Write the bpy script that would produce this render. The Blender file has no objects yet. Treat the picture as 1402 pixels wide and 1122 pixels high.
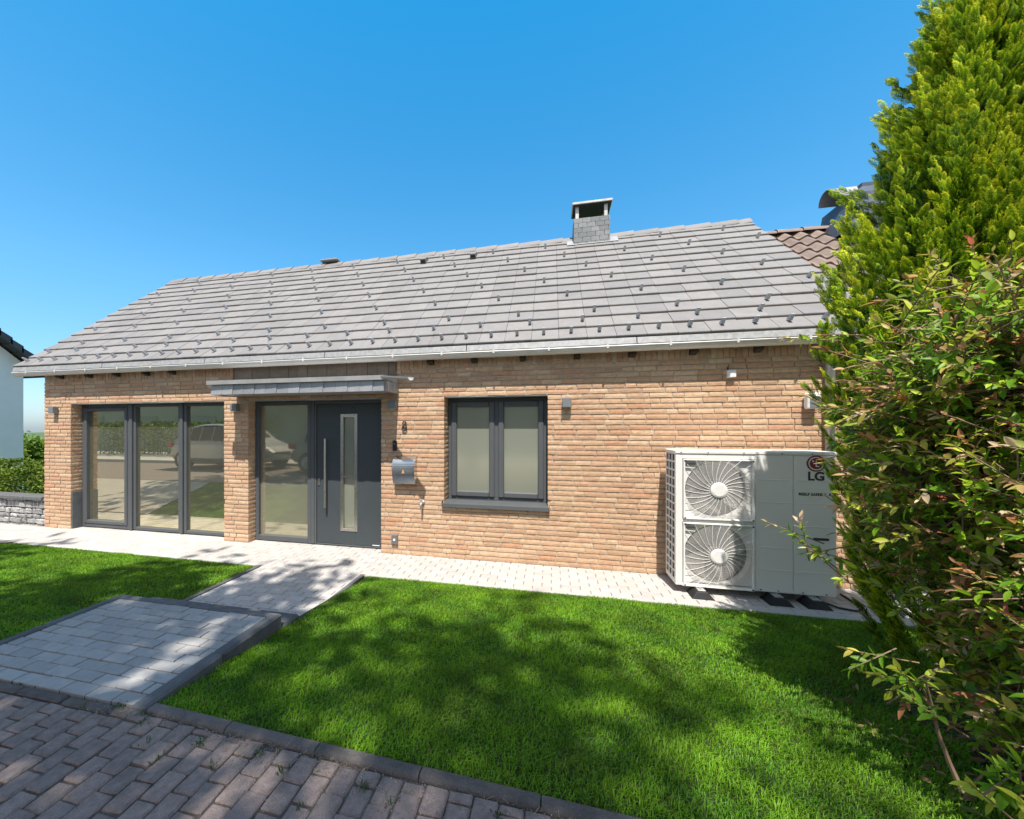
import bpy, math, random
import numpy as np
from mathutils import Vector
random.seed(7)
rng = np.random.default_rng(11)
R = math.radians
S = bpy.context.scene
COL = S.collection

# ------------------------------------------------------------------ camera calibration helpers (site survey)
F_PX, PPX, HZ, YAW = 525.0, 636.0, 587.0, R(12.77)
CAMZ = 1.7
FY = 4.86                       # plane of the brick front


def wx(u, Y=FY):
    """X of a sight line through column u at depth plane Y"""
    return Y * math.tan(math.atan((u - PPX) / F_PX) - YAW)


def wz(u, v, Y=FY):
    a = math.atan((u - PPX) / F_PX)
    z = Y * math.cos(a) / math.cos(a - YAW)
    return CAMZ + (HZ - v) * z / F_PX


SUN = Vector((0.0546, -0.4447, 0.894)).normalized()

# ------------------------------------------------------------------ materials


def nodes_of(name):
    m = bpy.data.materials.new(name)
    m.use_nodes = True
    nt = m.node_tree
    nt.nodes.clear()
    out = nt.nodes.new('ShaderNodeOutputMaterial')
    return m, nt, out


def N(nt, t, **kw):
    n = nt.nodes.new(t)
    for k, v in kw.items():
        setattr(n, k, v)
    return n


def ramp(nt, stops, interp='LINEAR'):
    r = N(nt, 'ShaderNodeValToRGB')
    cr = r.color_ramp
    cr.interpolation = interp
    while len(cr.elements) < len(stops):
        cr.elements.new(0.5)
    for e, (p, c) in zip(cr.elements, stops):
        e.position = p
        e.color = (*c, 1)
    return r


def surf(name, cols, rough=0.8, nscale=8.0, namt=0.25, bump=0.0, bscale=60.0, island=True, metallic=0.0,
         spec=0.4, stain=0.0, stain_col=(0.05, 0.045, 0.04), stain_scale=1.5, ndetail=6, speck=0.0, speck_col=(0.6, 0.6, 0.58)):
    """cols: list of colours chosen per loose piece, broken up by noise; real stains optional"""
    m, nt, out = nodes_of(name)
    L = nt.links.new
    bs = N(nt, 'ShaderNodeBsdfPrincipled')
    bs.inputs['Metallic'].default_value = metallic
    bs.inputs['Specular IOR Level'].default_value = spec
    tc = N(nt, 'ShaderNodeTexCoord')
    geo = N(nt, 'ShaderNodeNewGeometry')
    no = N(nt, 'ShaderNodeTexNoise')
    no.inputs['Scale'].default_value = nscale
    no.inputs['Detail'].default_value = ndetail
    no.inputs['Roughness'].default_value = 0.65
    L(geo.outputs['Position'], no.inputs['Vector'])
    if len(cols) > 1:
        n = len(cols)
        rp = ramp(nt, [(i / n, c) for i, c in enumerate(cols)], 'CONSTANT')
        L(geo.outputs['Random Per Island'], rp.inputs['Fac'])
        csock = rp.outputs['Color']
    else:
        rg = N(nt, 'ShaderNodeRGB')
        rg.outputs[0].default_value = (*cols[0], 1)
        csock = rg.outputs[0]
    mr = N(nt, 'ShaderNodeMapRange')
    mr.inputs['From Min'].default_value = 0.25
    mr.inputs['From Max'].default_value = 0.75
    mr.inputs['To Min'].default_value = 1 - namt
    mr.inputs['To Max'].default_value = 1 + namt
    L(no.outputs['Fac'], mr.inputs['Value'])
    mul = N(nt, 'ShaderNodeMix', data_type='RGBA', blend_type='MULTIPLY')
    mul.inputs['Factor'].default_value = 1
    L(csock, mul.inputs['A'])
    L(mr.outputs['Result'], mul.inputs['B'])
    csock = mul.outputs['Result']
    if stain > 0:
        n2 = N(nt, 'ShaderNodeTexNoise')
        n2.inputs['Scale'].default_value = stain_scale
        n2.inputs['Detail'].default_value = 8
        n2.inputs['Roughness'].default_value = 0.7
        L(geo.outputs['Position'], n2.inputs['Vector'])
        r2 = ramp(nt, [(0.48, (0, 0, 0)), (0.7, (stain,) * 3)])
        L(n2.outputs['Fac'], r2.inputs['Fac'])
        mx = N(nt, 'ShaderNodeMix', data_type='RGBA')
        L(r2.outputs['Color'], mx.inputs['Factor'])
        L(csock, mx.inputs['A'])
        mx.inputs['B'].default_value = (*stain_col, 1)
        csock = mx.outputs['Result']
    if speck > 0:
        vo = N(nt, 'ShaderNodeTexVoronoi')
        vo.inputs['Scale'].default_value = 75
        L(geo.outputs['Position'], vo.inputs['Vector'])
        r3 = ramp(nt, [(0.0, (speck,) * 3), (0.14, (0, 0, 0))])
        L(vo.outputs['Distance'], r3.inputs['Fac'])
        mx = N(nt, 'ShaderNodeMix', data_type='RGBA')
        L(r3.outputs['Color'], mx.inputs['Factor'])
        L(csock, mx.inputs['A'])
        mx.inputs['B'].default_value = (*speck_col, 1)
        csock = mx.outputs['Result']
    L(csock, bs.inputs['Base Color'])
    rr = N(nt, 'ShaderNodeMapRange')
    rr.inputs['To Min'].default_value = max(0.03, rough - 0.1)
    rr.inputs['To Max'].default_value = min(1, rough + 0.1)
    L(no.outputs['Fac'], rr.inputs['Value'])
    L(rr.outputs['Result'], bs.inputs['Roughness'])
    if bump > 0:
        nb = N(nt, 'ShaderNodeTexNoise')
        nb.inputs['Scale'].default_value = bscale
        nb.inputs['Detail'].default_value = 5
        L(geo.outputs['Position'], nb.inputs['Vector'])
        bp = N(nt, 'ShaderNodeBump')
        bp.inputs['Strength'].default_value = bump
        bp.inputs['Distance'].default_value = 0.01
        L(nb.outputs['Fac'], bp.inputs['Height'])
        L(bp.outputs['Normal'], bs.inputs['Normal'])
    L(bs.outputs['BSDF'], out.inputs['Surface'])
    return m


def leafmat(name, trans=0.35, rough=0.45, spec=0.4, gain=1.0, hue_noise=0.0):
    """colour comes from the leaf's own 'tint' attribute (young tips, red shoots, painted crown shade), light through the blade"""
    m, nt, out = nodes_of(name)
    L = nt.links.new
    at = N(nt, 'ShaderNodeAttribute', attribute_name='tint')
    geo = N(nt, 'ShaderNodeNewGeometry')
    hs = N(nt, 'ShaderNodeHueSaturation')
    hs.inputs['Value'].default_value = gain
    L(at.outputs['Color'], hs.inputs['Color'])
    if hue_noise:
        no = N(nt, 'ShaderNodeTexNoise')
        no.inputs['Scale'].default_value = 2.2
        no.inputs['Detail'].default_value = 4
        L(geo.outputs['Position'], no.inputs['Vector'])
        mr = N(nt, 'ShaderNodeMapRange')
        mr.inputs['From Min'].default_value = 0.3
        mr.inputs['From Max'].default_value = 0.7
        mr.inputs['To Min'].default_value = gain * (1 - hue_noise)
        mr.inputs['To Max'].default_value = gain * (1 + hue_noise)
        L(no.outputs['Fac'], mr.inputs['Value'])
        L(mr.outputs['Result'], hs.inputs['Value'])
    bs = N(nt, 'ShaderNodeBsdfPrincipled')
    bs.inputs['Roughness'].default_value = rough
    bs.inputs['Specular IOR Level'].default_value = spec
    L(hs.outputs['Color'], bs.inputs['Base Color'])
    tr = N(nt, 'ShaderNodeBsdfTranslucent')
    L(hs.outputs['Color'], tr.inputs['Color'])
    mx = N(nt, 'ShaderNodeMixShader')
    mx.inputs['Fac'].default_value = trans
    L(bs.outputs['BSDF'], mx.inputs[1])
    L(tr.outputs['BSDF'], mx.inputs[2])
    L(mx.outputs['Shader'], out.inputs['Surface'])
    return m


def clear_glass(name, tint, refl, rcol=(0.8, 0.78, 0.62), veil=0.0, vcol=(0.5, 0.48, 0.38)):
    m, nt, out = nodes_of(name)
    L = nt.links.new
    tp = N(nt, 'ShaderNodeBsdfTransparent')
    tp.inputs['Color'].default_value = (*tint, 1)
    gl = N(nt, 'ShaderNodeBsdfGlossy')
    gl.inputs['Roughness'].default_value = 0.0
    gl.inputs['Color'].default_value = (*rcol, 1)
    mx = N(nt, 'ShaderNodeMixShader')
    mx.inputs['Fac'].default_value = refl
    L(tp.outputs['BSDF'], mx.inputs[1])
    L(gl.outputs['BSDF'], mx.inputs[2])
    df = N(nt, 'ShaderNodeBsdfDiffuse')
    df.inputs['Color'].default_value = (*vcol, 1)
    m2 = N(nt, 'ShaderNodeMixShader')
    m2.inputs['Fac'].default_value = veil
    L(mx.outputs['Shader'], m2.inputs[1])
    L(df.outputs['BSDF'], m2.inputs[2])
    L(m2.outputs['Shader'], out.inputs['Surface'])
    return m


def frosted(name, col, refl, rcol=(0.8, 0.78, 0.6), rough=0.02):
    m, nt, out = nodes_of(name)
    L = nt.links.new
    df = N(nt, 'ShaderNodeBsdfDiffuse')
    df.inputs['Color'].default_value = (*col, 1)
    gl = N(nt, 'ShaderNodeBsdfGlossy')
    gl.inputs['Roughness'].default_value = rough
    gl.inputs['Color'].default_value = (*rcol, 1)
    mx = N(nt, 'ShaderNodeMixShader')
    mx.inputs['Fac'].default_value = refl
    L(df.outputs['BSDF'], mx.inputs[1])
    L(gl.outputs['BSDF'], mx.inputs[2])
    L(mx.outputs['Shader'], out.inputs['Surface'])
    return m


BUFF = [(0.514, 0.343, 0.215), (0.551, 0.373, 0.236), (0.478, 0.310, 0.194), (0.530, 0.358, 0.226), (0.464, 0.293, 0.180),
        (0.576, 0.406, 0.267), (0.494, 0.324, 0.204), (0.519, 0.315, 0.198), (0.494, 0.276, 0.167), (0.540, 0.366, 0.233),
        (0.561, 0.387, 0.252), (0.436, 0.280, 0.177), (0.503, 0.332, 0.207), (0.525, 0.339, 0.215), (0.483, 0.299, 0.186)]
M = {}
M['brick'] = surf('buff_brick', BUFF, 0.9, 26, 0.24, 0.6, 70, stain=0.22, stain_col=(0.47, 0.26, 0.16), stain_scale=7)
M['mortar'] = surf('mortar', [(0.46, 0.385, 0.31)], 0.95, 40, 0.15, 0.6, 120)
M['tile'] = surf('roof_tile', [(0.212, 0.200, 0.194), (0.200, 0.189, 0.184), (0.224, 0.211, 0.203), (0.188, 0.178, 0.174), (0.216, 0.203, 0.195), (0.206, 0.195, 0.190)],
                 0.7, 9, 0.10, 0.25, 90, stain=0.35, stain_col=(0.15, 0.138, 0.13), stain_scale=2.8)
M['pantile'] = surf('brown_pantile', [(0.19, 0.14, 0.115), (0.21, 0.155, 0.125), (0.175, 0.13, 0.108)], 0.75, 12, 0.2, 0.2, 80)
M['slate'] = surf('grey_slate', [(0.14, 0.145, 0.155), (0.17, 0.172, 0.18), (0.12, 0.125, 0.135), (0.155, 0.158, 0.165)], 0.6, 14, 0.2, 0.3, 60)
M['slate_dark'] = surf('dark_slate', [(0.16, 0.125, 0.092), (0.18, 0.14, 0.105), (0.14, 0.11, 0.082)], 0.65, 14, 0.2, 0.3, 60)
M['chim'] = surf('chimney_slate', [(0.17, 0.18, 0.19), (0.20, 0.21, 0.22), (0.15, 0.16, 0.17), (0.22, 0.225, 0.23)], 0.6, 20, 0.25, 0.3, 60)
M['zinc'] = surf('zinc', [(0.44, 0.43, 0.41)], 0.45, 7, 0.16, 0, metallic=0.45, stain=0.25, stain_col=(0.30, 0.29, 0.28), stain_scale=6)
M['flash'] = surf('eave_flashing', [(0.27, 0.275, 0.28)], 0.6, 24, 0.3, 0, metallic=0.2, stain=0.5, stain_col=(0.40, 0.405, 0.41), stain_scale=14)
M['gutter'] = surf('gutter_zinc', [(0.66, 0.63, 0.58)], 0.5, 5, 0.12, 0, metallic=0.2, stain=0.25, stain_col=(0.45, 0.43, 0.40), stain_scale=5)
M['lead'] = surf('canopy_lead', [(0.30, 0.305, 0.315), (0.34, 0.345, 0.355), (0.27, 0.275, 0.285)], 0.5, 10, 0.15, 0.1, 50, metallic=0.3)
M['anth'] = surf('anthracite_paint', [(0.088, 0.094, 0.10)], 0.45, 5, 0.06, 0, spec=0.2)
M['anth_door'] = surf('anthracite_door_paint', [(0.056, 0.066, 0.072)], 0.45, 3, 0.08, 0.04, 400, spec=0.22)
M['steel'] = surf('brushed_steel', [(0.62, 0.58, 0.53)], 0.3, 30, 0.06, 0, metallic=0.95)
M['mail'] = surf('mailbox_steel', [(0.6, 0.6, 0.6)], 0.24, 30, 0.06, 0, metallic=0.95)
M['gold'] = surf('brass_emblem', [(0.62, 0.30, 0.09)], 0.4, 30, 0.06)
M['guard'] = surf('guard_wire_coat', [(0.80, 0.78, 0.75)], 0.5, 6, 0.05)
M['white_metal'] = surf('white_powder_coat', [(0.76, 0.738, 0.715)], 0.45, 6, 0.05, 0.03, 300, stain=0.10, stain_col=(0.45, 0.42, 0.36), stain_scale=3)
M['white_plastic'] = surf('white_plastic', [(0.76, 0.76, 0.75)], 0.4, 6, 0.03)
M['hook'] = surf('hook_grey_coat', [(0.44, 0.45, 0.46)], 0.5, 6, 0.05)
M['numeral'] = surf('numeral_dark_metal', [(0.035, 0.036, 0.038)], 0.4, 6, 0.05)
M['grey_plastic'] = surf('grey_plastic', [(0.13, 0.133, 0.137)], 0.5, 6, 0.05)
M['lamp_grey'] = surf('lamp_grey_coat', [(0.17, 0.18, 0.19)], 0.45, 6, 0.05)
M['coil'] = surf('coil_fins', [(0.30, 0.275, 0.27)], 0.6, 40, 0.2)
M['fan'] = surf('fan_blade', [(0.29, 0.265, 0.26)], 0.5, 8, 0.1)
M['black'] = surf('black_rubber_and_shade', [(0.016, 0.016, 0.018)], 0.6, 10, 0.2)
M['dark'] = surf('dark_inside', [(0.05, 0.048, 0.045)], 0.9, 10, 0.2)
M['wood_dark'] = surf('dark_rafter', [(0.045, 0.034, 0.026)], 0.8, 12, 0.3)
M['logo_red'] = surf('emblem_red', [(0.20, 0.012, 0.025)], 0.4, 10, 0.05)
M['logo_grey'] = surf('lettering_grey', [(0.03, 0.035, 0.042)], 0.5, 10, 0.05)
M['logo_white'] = surf('emblem_white', [(0.7, 0.7, 0.7)], 0.4, 10, 0.03)
M['paver_lt'] = surf('pale_paver', [(0.405, 0.383, 0.362), (0.43, 0.406, 0.384), (0.38, 0.36, 0.342), (0.41, 0.384, 0.36), (0.44, 0.416, 0.395)], 0.88, 30, 0.10, 0.3, 150,
                     stain=0.12, stain_col=(0.36, 0.30, 0.25), stain_scale=2.5)
M['paver_path'] = surf('path_paver', [(0.40, 0.375, 0.355), (0.43, 0.40, 0.38), (0.375, 0.355, 0.34), (0.415, 0.385, 0.36)], 0.88, 30, 0.12, 0.35, 150,
                       stain=0.18, stain_col=(0.28, 0.25, 0.22), stain_scale=3)
M['paver_gr'] = surf('grey_paver', [(0.325, 0.312, 0.298), (0.35, 0.335, 0.32), (0.295, 0.283, 0.272), (0.335, 0.32, 0.305), (0.31, 0.297, 0.284)], 0.85, 26, 0.13, 0.4, 150,
                     stain=0.3, stain_col=(0.20, 0.19, 0.17), stain_scale=6)
M['joint_lt'] = surf('pale_joint_sand', [(0.20, 0.165, 0.135)], 0.95, 60, 0.25)
M['joint_dk'] = surf('dark_joint', [(0.085, 0.072, 0.060)], 0.95, 60, 0.4)
M['paver_rd'] = surf('road_paver', [(0.245, 0.188, 0.166), (0.272, 0.205, 0.178), (0.218, 0.170, 0.152), (0.252, 0.192, 0.168), (0.228, 0.176, 0.158), (0.282, 0.212, 0.184)],
                     0.9, 30, 0.3, 0.7, 160, stain=0.5, stain_col=(0.10, 0.083, 0.075), stain_scale=9, speck=0.85, speck_col=(0.42, 0.39, 0.37))
M['edging'] = surf('dark_edging', [(0.105, 0.108, 0.112), (0.12, 0.122, 0.125), (0.095, 0.097, 0.10)], 0.85, 18, 0.22, 0.5, 110, stain=0.4, stain_col=(0.05, 0.047, 0.043), stain_scale=7)
M['kerb'] = surf('weathered_kerb', [(0.12, 0.10, 0.09), (0.138, 0.115, 0.103), (0.108, 0.092, 0.083)], 0.9, 18, 0.3, 0.8, 90, stain=0.5, stain_col=(0.04, 0.036, 0.032), stain_scale=6, speck=0.5)
M['soil'] = surf('garden_soil', [(0.055, 0.040, 0.027)], 0.95, 30, 0.5, 0.8, 60)
M['lawnsoil'] = surf('lawn_thatch', [(0.028, 0.048, 0.010)], 0.95, 30, 0.4, 0.5, 80)
M['ground'] = surf('meadow', [(0.07, 0.11, 0.03)], 0.95, 0.3, 0.4)
M['gabion'] = surf('gabion_stone', [(0.36, 0.355, 0.35), (0.42, 0.41, 0.40), (0.30, 0.295, 0.29), (0.47, 0.46, 0.45), (0.26, 0.255, 0.25)], 0.85, 20, 0.3, 0.5, 60)
M['render_wall'] = surf('pale_render', [(0.84, 0.84, 0.83)], 0.9, 3, 0.05, 0.15, 120)
M['render_beige'] = surf('beige_render', [(0.50, 0.43, 0.30)], 0.9, 3, 0.06, 0.15, 120)
M['garage_door'] = surf('garage_door_coat', [(0.42, 0.36, 0.24)], 0.6, 3, 0.06)
M['roof_dark'] = surf('dark_roof_tile', [(0.045, 0.05, 0.056), (0.055, 0.06, 0.066)], 0.7, 9, 0.15)
M['bark'] = surf('bark', [(0.13, 0.095, 0.065)], 0.9, 25, 0.4, 0.8, 40)
M['twig'] = surf('tan_twig', [(0.19, 0.125, 0.075)], 0.8, 25, 0.3)
M['inner_wall'] = surf('room_plaster', [(0.36, 0.32, 0.20)], 0.9, 2, 0.04)
M['inner_floor'] = surf('room_floor', [(0.66, 0.66, 0.60)], 0.5, 3, 0.05)
M['grit'] = surf('grit', [(0.30, 0.26, 0.22), (0.16, 0.14, 0.12), (0.42, 0.37, 0.31), (0.10, 0.085, 0.07)], 0.95, 60, 0.3)
M['straw'] = surf('dry_straw', [(0.34, 0.27, 0.16), (0.26, 0.2, 0.12)], 0.9, 60, 0.3)
M['conifer'] = leafmat('golden_cypress', 0.20, 0.55, 0.25, 1.0, 0.2)
M['leaf'] = leafmat('shrub_leaf', 0.42, 0.42, 0.3, 1.0, 0.15)
M['grass'] = leafmat('grass_blade', 0.42, 0.5, 0.3, 1.0, 0.35)
M['tree'] = leafmat('tree_leaf', 0.3, 0.5, 0.3)
M['glass'] = clear_glass('window_glass', (0.80, 0.80, 0.62), 0.60, (0.92, 0.86, 0.64), 0.10)
M['frost'] = frosted('frosted_glass', (0.235, 0.245, 0.20), 0.24, (0.85, 0.80, 0.55), 0.14)
M['frost2'] = frosted('frosted_sidelight', (0.22, 0.215, 0.16), 0.34, (0.90, 0.82, 0.58), 0.03)
M['car_silver'] = surf('silver_car_paint', [(0.33, 0.335, 0.34)], 0.3, 4, 0.03, metallic=0.5)
M['car_grey'] = surf('grey_car_paint', [(0.26, 0.262, 0.265)], 0.3, 4, 0.03, metallic=0.5)
M['car_glass'] = surf('car_glass', [(0.02, 0.022, 0.022)], 0.08, 4, 0.03)
M['rim'] = surf('alloy_rim', [(0.5, 0.5, 0.5)], 0.35, 4, 0.03, metallic=0.8)
M['red_lamp'] = surf('tail_lamp', [(0.3, 0.01, 0.01)], 0.2, 4, 0.03)
M['shaded_slate'] = surf('slate_shade_tone', [(0.055, 0.07, 0.10), (0.065, 0.08, 0.11)], 0.5, 14, 0.2)  # shade on the slate is put into its blue-black colour


# far road: paver courses as a texture on one sheet
def road_mat(name='road_paving_far', cols=((0.18, 0.145, 0.13), (0.155, 0.128, 0.117), (0.08, 0.07, 0.06)), bwid=0.128, rh=0.1):
    m, nt, out = nodes_of(name)
    L = nt.links.new
    geo = N(nt, 'ShaderNodeNewGeometry')
    sep = N(nt, 'ShaderNodeSeparateXYZ')
    cmb = N(nt, 'ShaderNodeCombineXYZ')
    L(geo.outputs['Position'], sep.inputs[0])
    L(sep.outputs['Y'], cmb.inputs['X'])
    L(sep.outputs['X'], cmb.inputs['Y'])
    br = N(nt, 'ShaderNodeTexBrick')
    br.inputs['Scale'].default_value = 1
    br.inputs['Brick Width'].default_value = bwid
    br.inputs['Row Height'].default_value = rh
    br.inputs['Mortar Size'].default_value = 0.004
    br.inputs['Color1'].default_value = (*cols[0], 1)
    br.inputs['Color2'].default_value = (*cols[1], 1)
    br.inputs['Mortar'].default_value = (*cols[2], 1)
    L(cmb.outputs[0], br.inputs['Vector'])
    bs = N(nt, 'ShaderNodeBsdfPrincipled')
    bs.inputs['Roughness'].default_value = 0.9
    L(br.outputs['Color'], bs.inputs['Base Color'])
    L(bs.outputs['BSDF'], out.inputs['Surface'])
    return m


M['road_far'] = road_mat()
M['drive'] = road_mat('drive_paving', ((0.36, 0.33, 0.30), (0.33, 0.30, 0.275), (0.24, 0.21, 0.18)), 0.2, 0.1)


# ------------------------------------------------------------------ mesh helpers
class MB:
    def __init__(s):
        s.v, s.f, s.mi = [], [], []

    def add(s, vs, fs, mi=0):
        o = len(s.v)
        s.v += [tuple(p) for p in vs]
        for f in fs:
            s.f.append(tuple(i + o for i in f))
            s.mi.append(mi)
        return s

    def box(s, x0, x1, y0, y1, z0, z1, mi=0, jit=0.0):
        vs = [(x, y, z) for z in (z0, z1) for y in (y0, y1) for x in (x0, x1)]
        if jit:
            vs = [(x + random.uniform(-jit, jit), y + random.uniform(-jit, jit), z + random.uniform(-jit, jit)) for x, y, z in vs]
        s.add(vs, [(0, 2, 3, 1), (4, 5, 7, 6), (0, 1, 5, 4), (2, 6, 7, 3), (0, 4, 6, 2), (1, 3, 7, 5)], mi)
        return s

    def cbox(s, x0, x1, y0, y1, z0, z1, c=0.004, mi=0):
        """box with its 12 edges chamfered"""
        c = min(c, 0.45 * abs(x1 - x0), 0.45 * abs(y1 - y0), 0.45 * abs(z1 - z0))
        X, Y, Z = (x0, x1), (y0, y1), (z0, z1)
        idx, vs = {}, []
        for i in (0, 1):
            for j in (0, 1):
                for k in (0, 1):
                    sx, sy, sz = (1, -1)[i], (1, -1)[j], (1, -1)[k]
                    for a in range(3):
                        p = [X[i] + sx * c, Y[j] + sy * c, Z[k] + sz * c]
                        p[a] = (X[i], Y[j], Z[k])[a]
                        idx[(i, j, k, a)] = len(vs)
                        vs.append(p)
        fs = []
        for i in (0, 1):
            q = [idx[(i, 0, 0, 0)], idx[(i, 1, 0, 0)], idx[(i, 1, 1, 0)], idx[(i, 0, 1, 0)]]
            fs.append(q if i else q[::-1])
            q = [idx[(0, i, 0, 1)], idx[(1, i, 0, 1)], idx[(1, i, 1, 1)], idx[(0, i, 1, 1)]]
            fs.append(q[::-1] if i else q)
            q = [idx[(0, 0, i, 2)], idx[(1, 0, i, 2)], idx[(1, 1, i, 2)], idx[(0, 1, i, 2)]]
            fs.append(q if i else q[::-1])
        for i in (0, 1):
            for j in (0, 1):
                fs.append([idx[(i, j, 0, 0)], idx[(i, j, 0, 1)], idx[(i, j, 1, 1)], idx[(i, j, 1, 0)]])
                fs.append([idx[(i, 0, j, 0)], idx[(i, 0, j, 2)], idx[(i, 1, j, 2)], idx[(i, 1, j, 0)]])
                fs.append([idx[(0, i, j, 1)], idx[(0, i, j, 2)], idx[(1, i, j, 2)], idx[(1, i, j, 1)]])
                for k in (0, 1):
                    fs.append([idx[(i, j, k, 0)], idx[(i, j, k, 1)], idx[(i, j, k, 2)]])
        s.add(vs, fs, mi)
        return s

    def tube(s, pts, r, n=8, mi=0, cap=True):
        pts = [Vector(p) for p in pts]
        rs = r if isinstance(r, (list, tuple)) else [r] * len(pts)
        rings = []
        up = None
        for i, p in enumerate(pts):
            d = (pts[min(i + 1, len(pts) - 1)] - pts[max(i - 1, 0)]).normalized()
            if up is None:
                up = Vector((0, 0, 1)) if abs(d.z) < 0.9 else Vector((1, 0, 0))
            a = d.cross(up).normalized()
            b = a.cross(d).normalized()
            up = b
            rings.append([p + (a * math.cos(t) + b * math.sin(t)) * rs[i] for t in [2 * math.pi * k / n for k in range(n)]])
        vs = [q for ring in rings for q in ring]
        fs = [(i * n + k, i * n + (k + 1) % n, (i + 1) * n + (k + 1) % n, (i + 1) * n + k) for i in range(len(pts) - 1) for k in range(n)]
        if cap:
            fs += [tuple(range(n))[::-1], tuple((len(pts) - 1) * n + k for k in range(n))]
        s.add(vs, fs, mi)
        return s

    def extrude(s, prof, p0, p1, ax='x', mi=0, closed=True):
        """profile of 2-D points carried from p0 to p1 along an axis; ax x: (y,z), y: (x,z), z: (x,y)"""
        n = len(prof)
        def P(q, t):
            return {'x': (t, q[0], q[1]), 'y': (q[0], t, q[1]), 'z': (q[0], q[1], t)}[ax]
        vs = [P(q, p0) for q in prof] + [P(q, p1) for q in prof]
        m = n if closed else n - 1
        fs = [(i, (i + 1) % n, n + (i + 1) % n, n + i) for i in range(m)]
        if closed:
            fs += [tuple(range(n))[::-1], tuple(range(n, 2 * n))]
        s.add(vs, fs, mi)
        return s

    def build(s, name, mats, parent=None, smooth=False, bevel=0.0):
        me = bpy.data.meshes.new(name)
        me.from_pydata(s.v, [], s.f)
        mats = mats if isinstance(mats, (list, tuple)) else [mats]
        for m in mats:
            me.materials.append(m)
        if len(mats) > 1:
            me.polygons.foreach_set('material_index', s.mi)
        if smooth:
            me.polygons.foreach_set('use_smooth', [True] * len(me.polygons))
        me.update()
        o = bpy.data.objects.new(name, me)
        COL.objects.link(o)
        if parent:
            o.parent = parent
            o.matrix_parent_inverse = parent.matrix_world.inverted() if False else o.matrix_parent_inverse
        if bevel:
            b = o.modifiers.new('bevel', 'BEVEL')
            b.width = bevel
            b.segments = 2
            b.limit_method = 'ANGLE'
        fix_normals(me)
        return o


def fix_normals(me):
    import bmesh
    bm = bmesh.new()
    bm.from_mesh(me)
    bmesh.ops.recalc_face_normals(bm, faces=bm.faces)
    bm.to_mesh(me)
    bm.free()


def quads_np(name, verts, quads, mat, tint=None, parent=None, smooth=False):
    me = bpy.data.meshes.new(name)
    nv, nq = len(verts), len(quads)
    me.vertices.add(nv)
    me.vertices.foreach_set('co', np.ascontiguousarray(verts, dtype=np.float32).ravel())
    me.loops.add(nq * 4)
    me.loops.foreach_set('vertex_index', np.ascontiguousarray(quads, dtype=np.int32).ravel())
    me.polygons.add(nq)
    me.polygons.foreach_set('loop_start', np.arange(0, nq * 4, 4, dtype=np.int32))
    if smooth:
        me.polygons.foreach_set('use_smooth', np.ones(nq, dtype=bool))
    me.update(calc_edges=True)
    me.validate()
    me.materials.append(mat)
    if tint is not None:
        a = me.attributes.new('tint', 'FLOAT_COLOR', 'POINT')
        c = np.ones((nv, 4), dtype=np.float32)
        c[:, :3] = tint
        a.data.foreach_set('color', c.ravel())
    o = bpy.data.objects.new(name, me)
    COL.objects.link(o)
    if parent:
        o.parent = parent
    return o


def unit(a):
    return a / np.maximum(np.linalg.norm(a, axis=-1, keepdims=True), 1e-9)


def frames(d, nrm):
    """rotation matrices whose y axis is d and z axis is near nrm"""
    d = unit(d)
    x = unit(np.cross(d, nrm))
    z = np.cross(x, d)
    return np.stack([x, d, z], axis=-1)


def instance(tv, tq, Rm, T, sc):
    """template verts (n,3), quads (m,4) -> copies as one vertex / quad array"""
    k = len(T)
    sc = np.asarray(sc)
    if sc.ndim == 1:
        sc = sc[:, None]
    V = np.einsum('kij,knj->kni', Rm, tv[None] * sc[:, None, :] if sc.shape[1] == 3 else tv[None] * sc[:, :, None]) + T[:, None, :]
    Q = tq[None] + (np.arange(k) * len(tv))[:, None, None]
    return V.reshape(-1, 3), Q.reshape(-1, 4)


def tag(o, label=None, cat=None, group=None, kind=None):
    if label:
        o['label'] = label
    if cat:
        o['category'] = cat
    if group:
        o['group'] = group
    if kind:
        o['kind'] = kind
    return o


def thing(name, label, cat, group=None, loc=(0, 0, 0)):
    o = bpy.data.objects.new(name, None)
    o.empty_display_size = 0.1
    o.location = loc
    COL.objects.link(o)
    return tag(o, label, cat, group)


def copy_tree(o, parent=None):
    c = o.copy()
    COL.objects.link(c)
    if parent:
        c.parent = parent
    for ch in list(o.children):
        copy_tree(ch, c)
    return c


PX0_ = -3.55


def yk(x):
    """lawn side of the kerb, not quite parallel to the house"""
    return 1.602 - 0.034 * (np.maximum(np.asarray(x, dtype=float), -2.1) + 1.4)


# ------------------------------------------------------------------ terrain heights
def lawn_z(x, y):
    t = np.clip((np.asarray(y) - 1.60) / (4.08 - 1.60), 0, 1)
    bank = np.where(np.asarray(y) > 2.5, np.clip((PX0_ - np.asarray(x)) / 0.75, 0, 1) * (np.asarray(x) < PX0_) + (np.asarray(x) >= PX0_ + 0.6), 1.0)
    return 0.238 * (1 - t) * (0.1 + 0.9 * bank) - 0.012 + 0.012 * np.sin(np.asarray(x) * 1.7 + 0.6) * np.sin(np.asarray(y) * 2.1) * t * (1 - t) * 4


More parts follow.
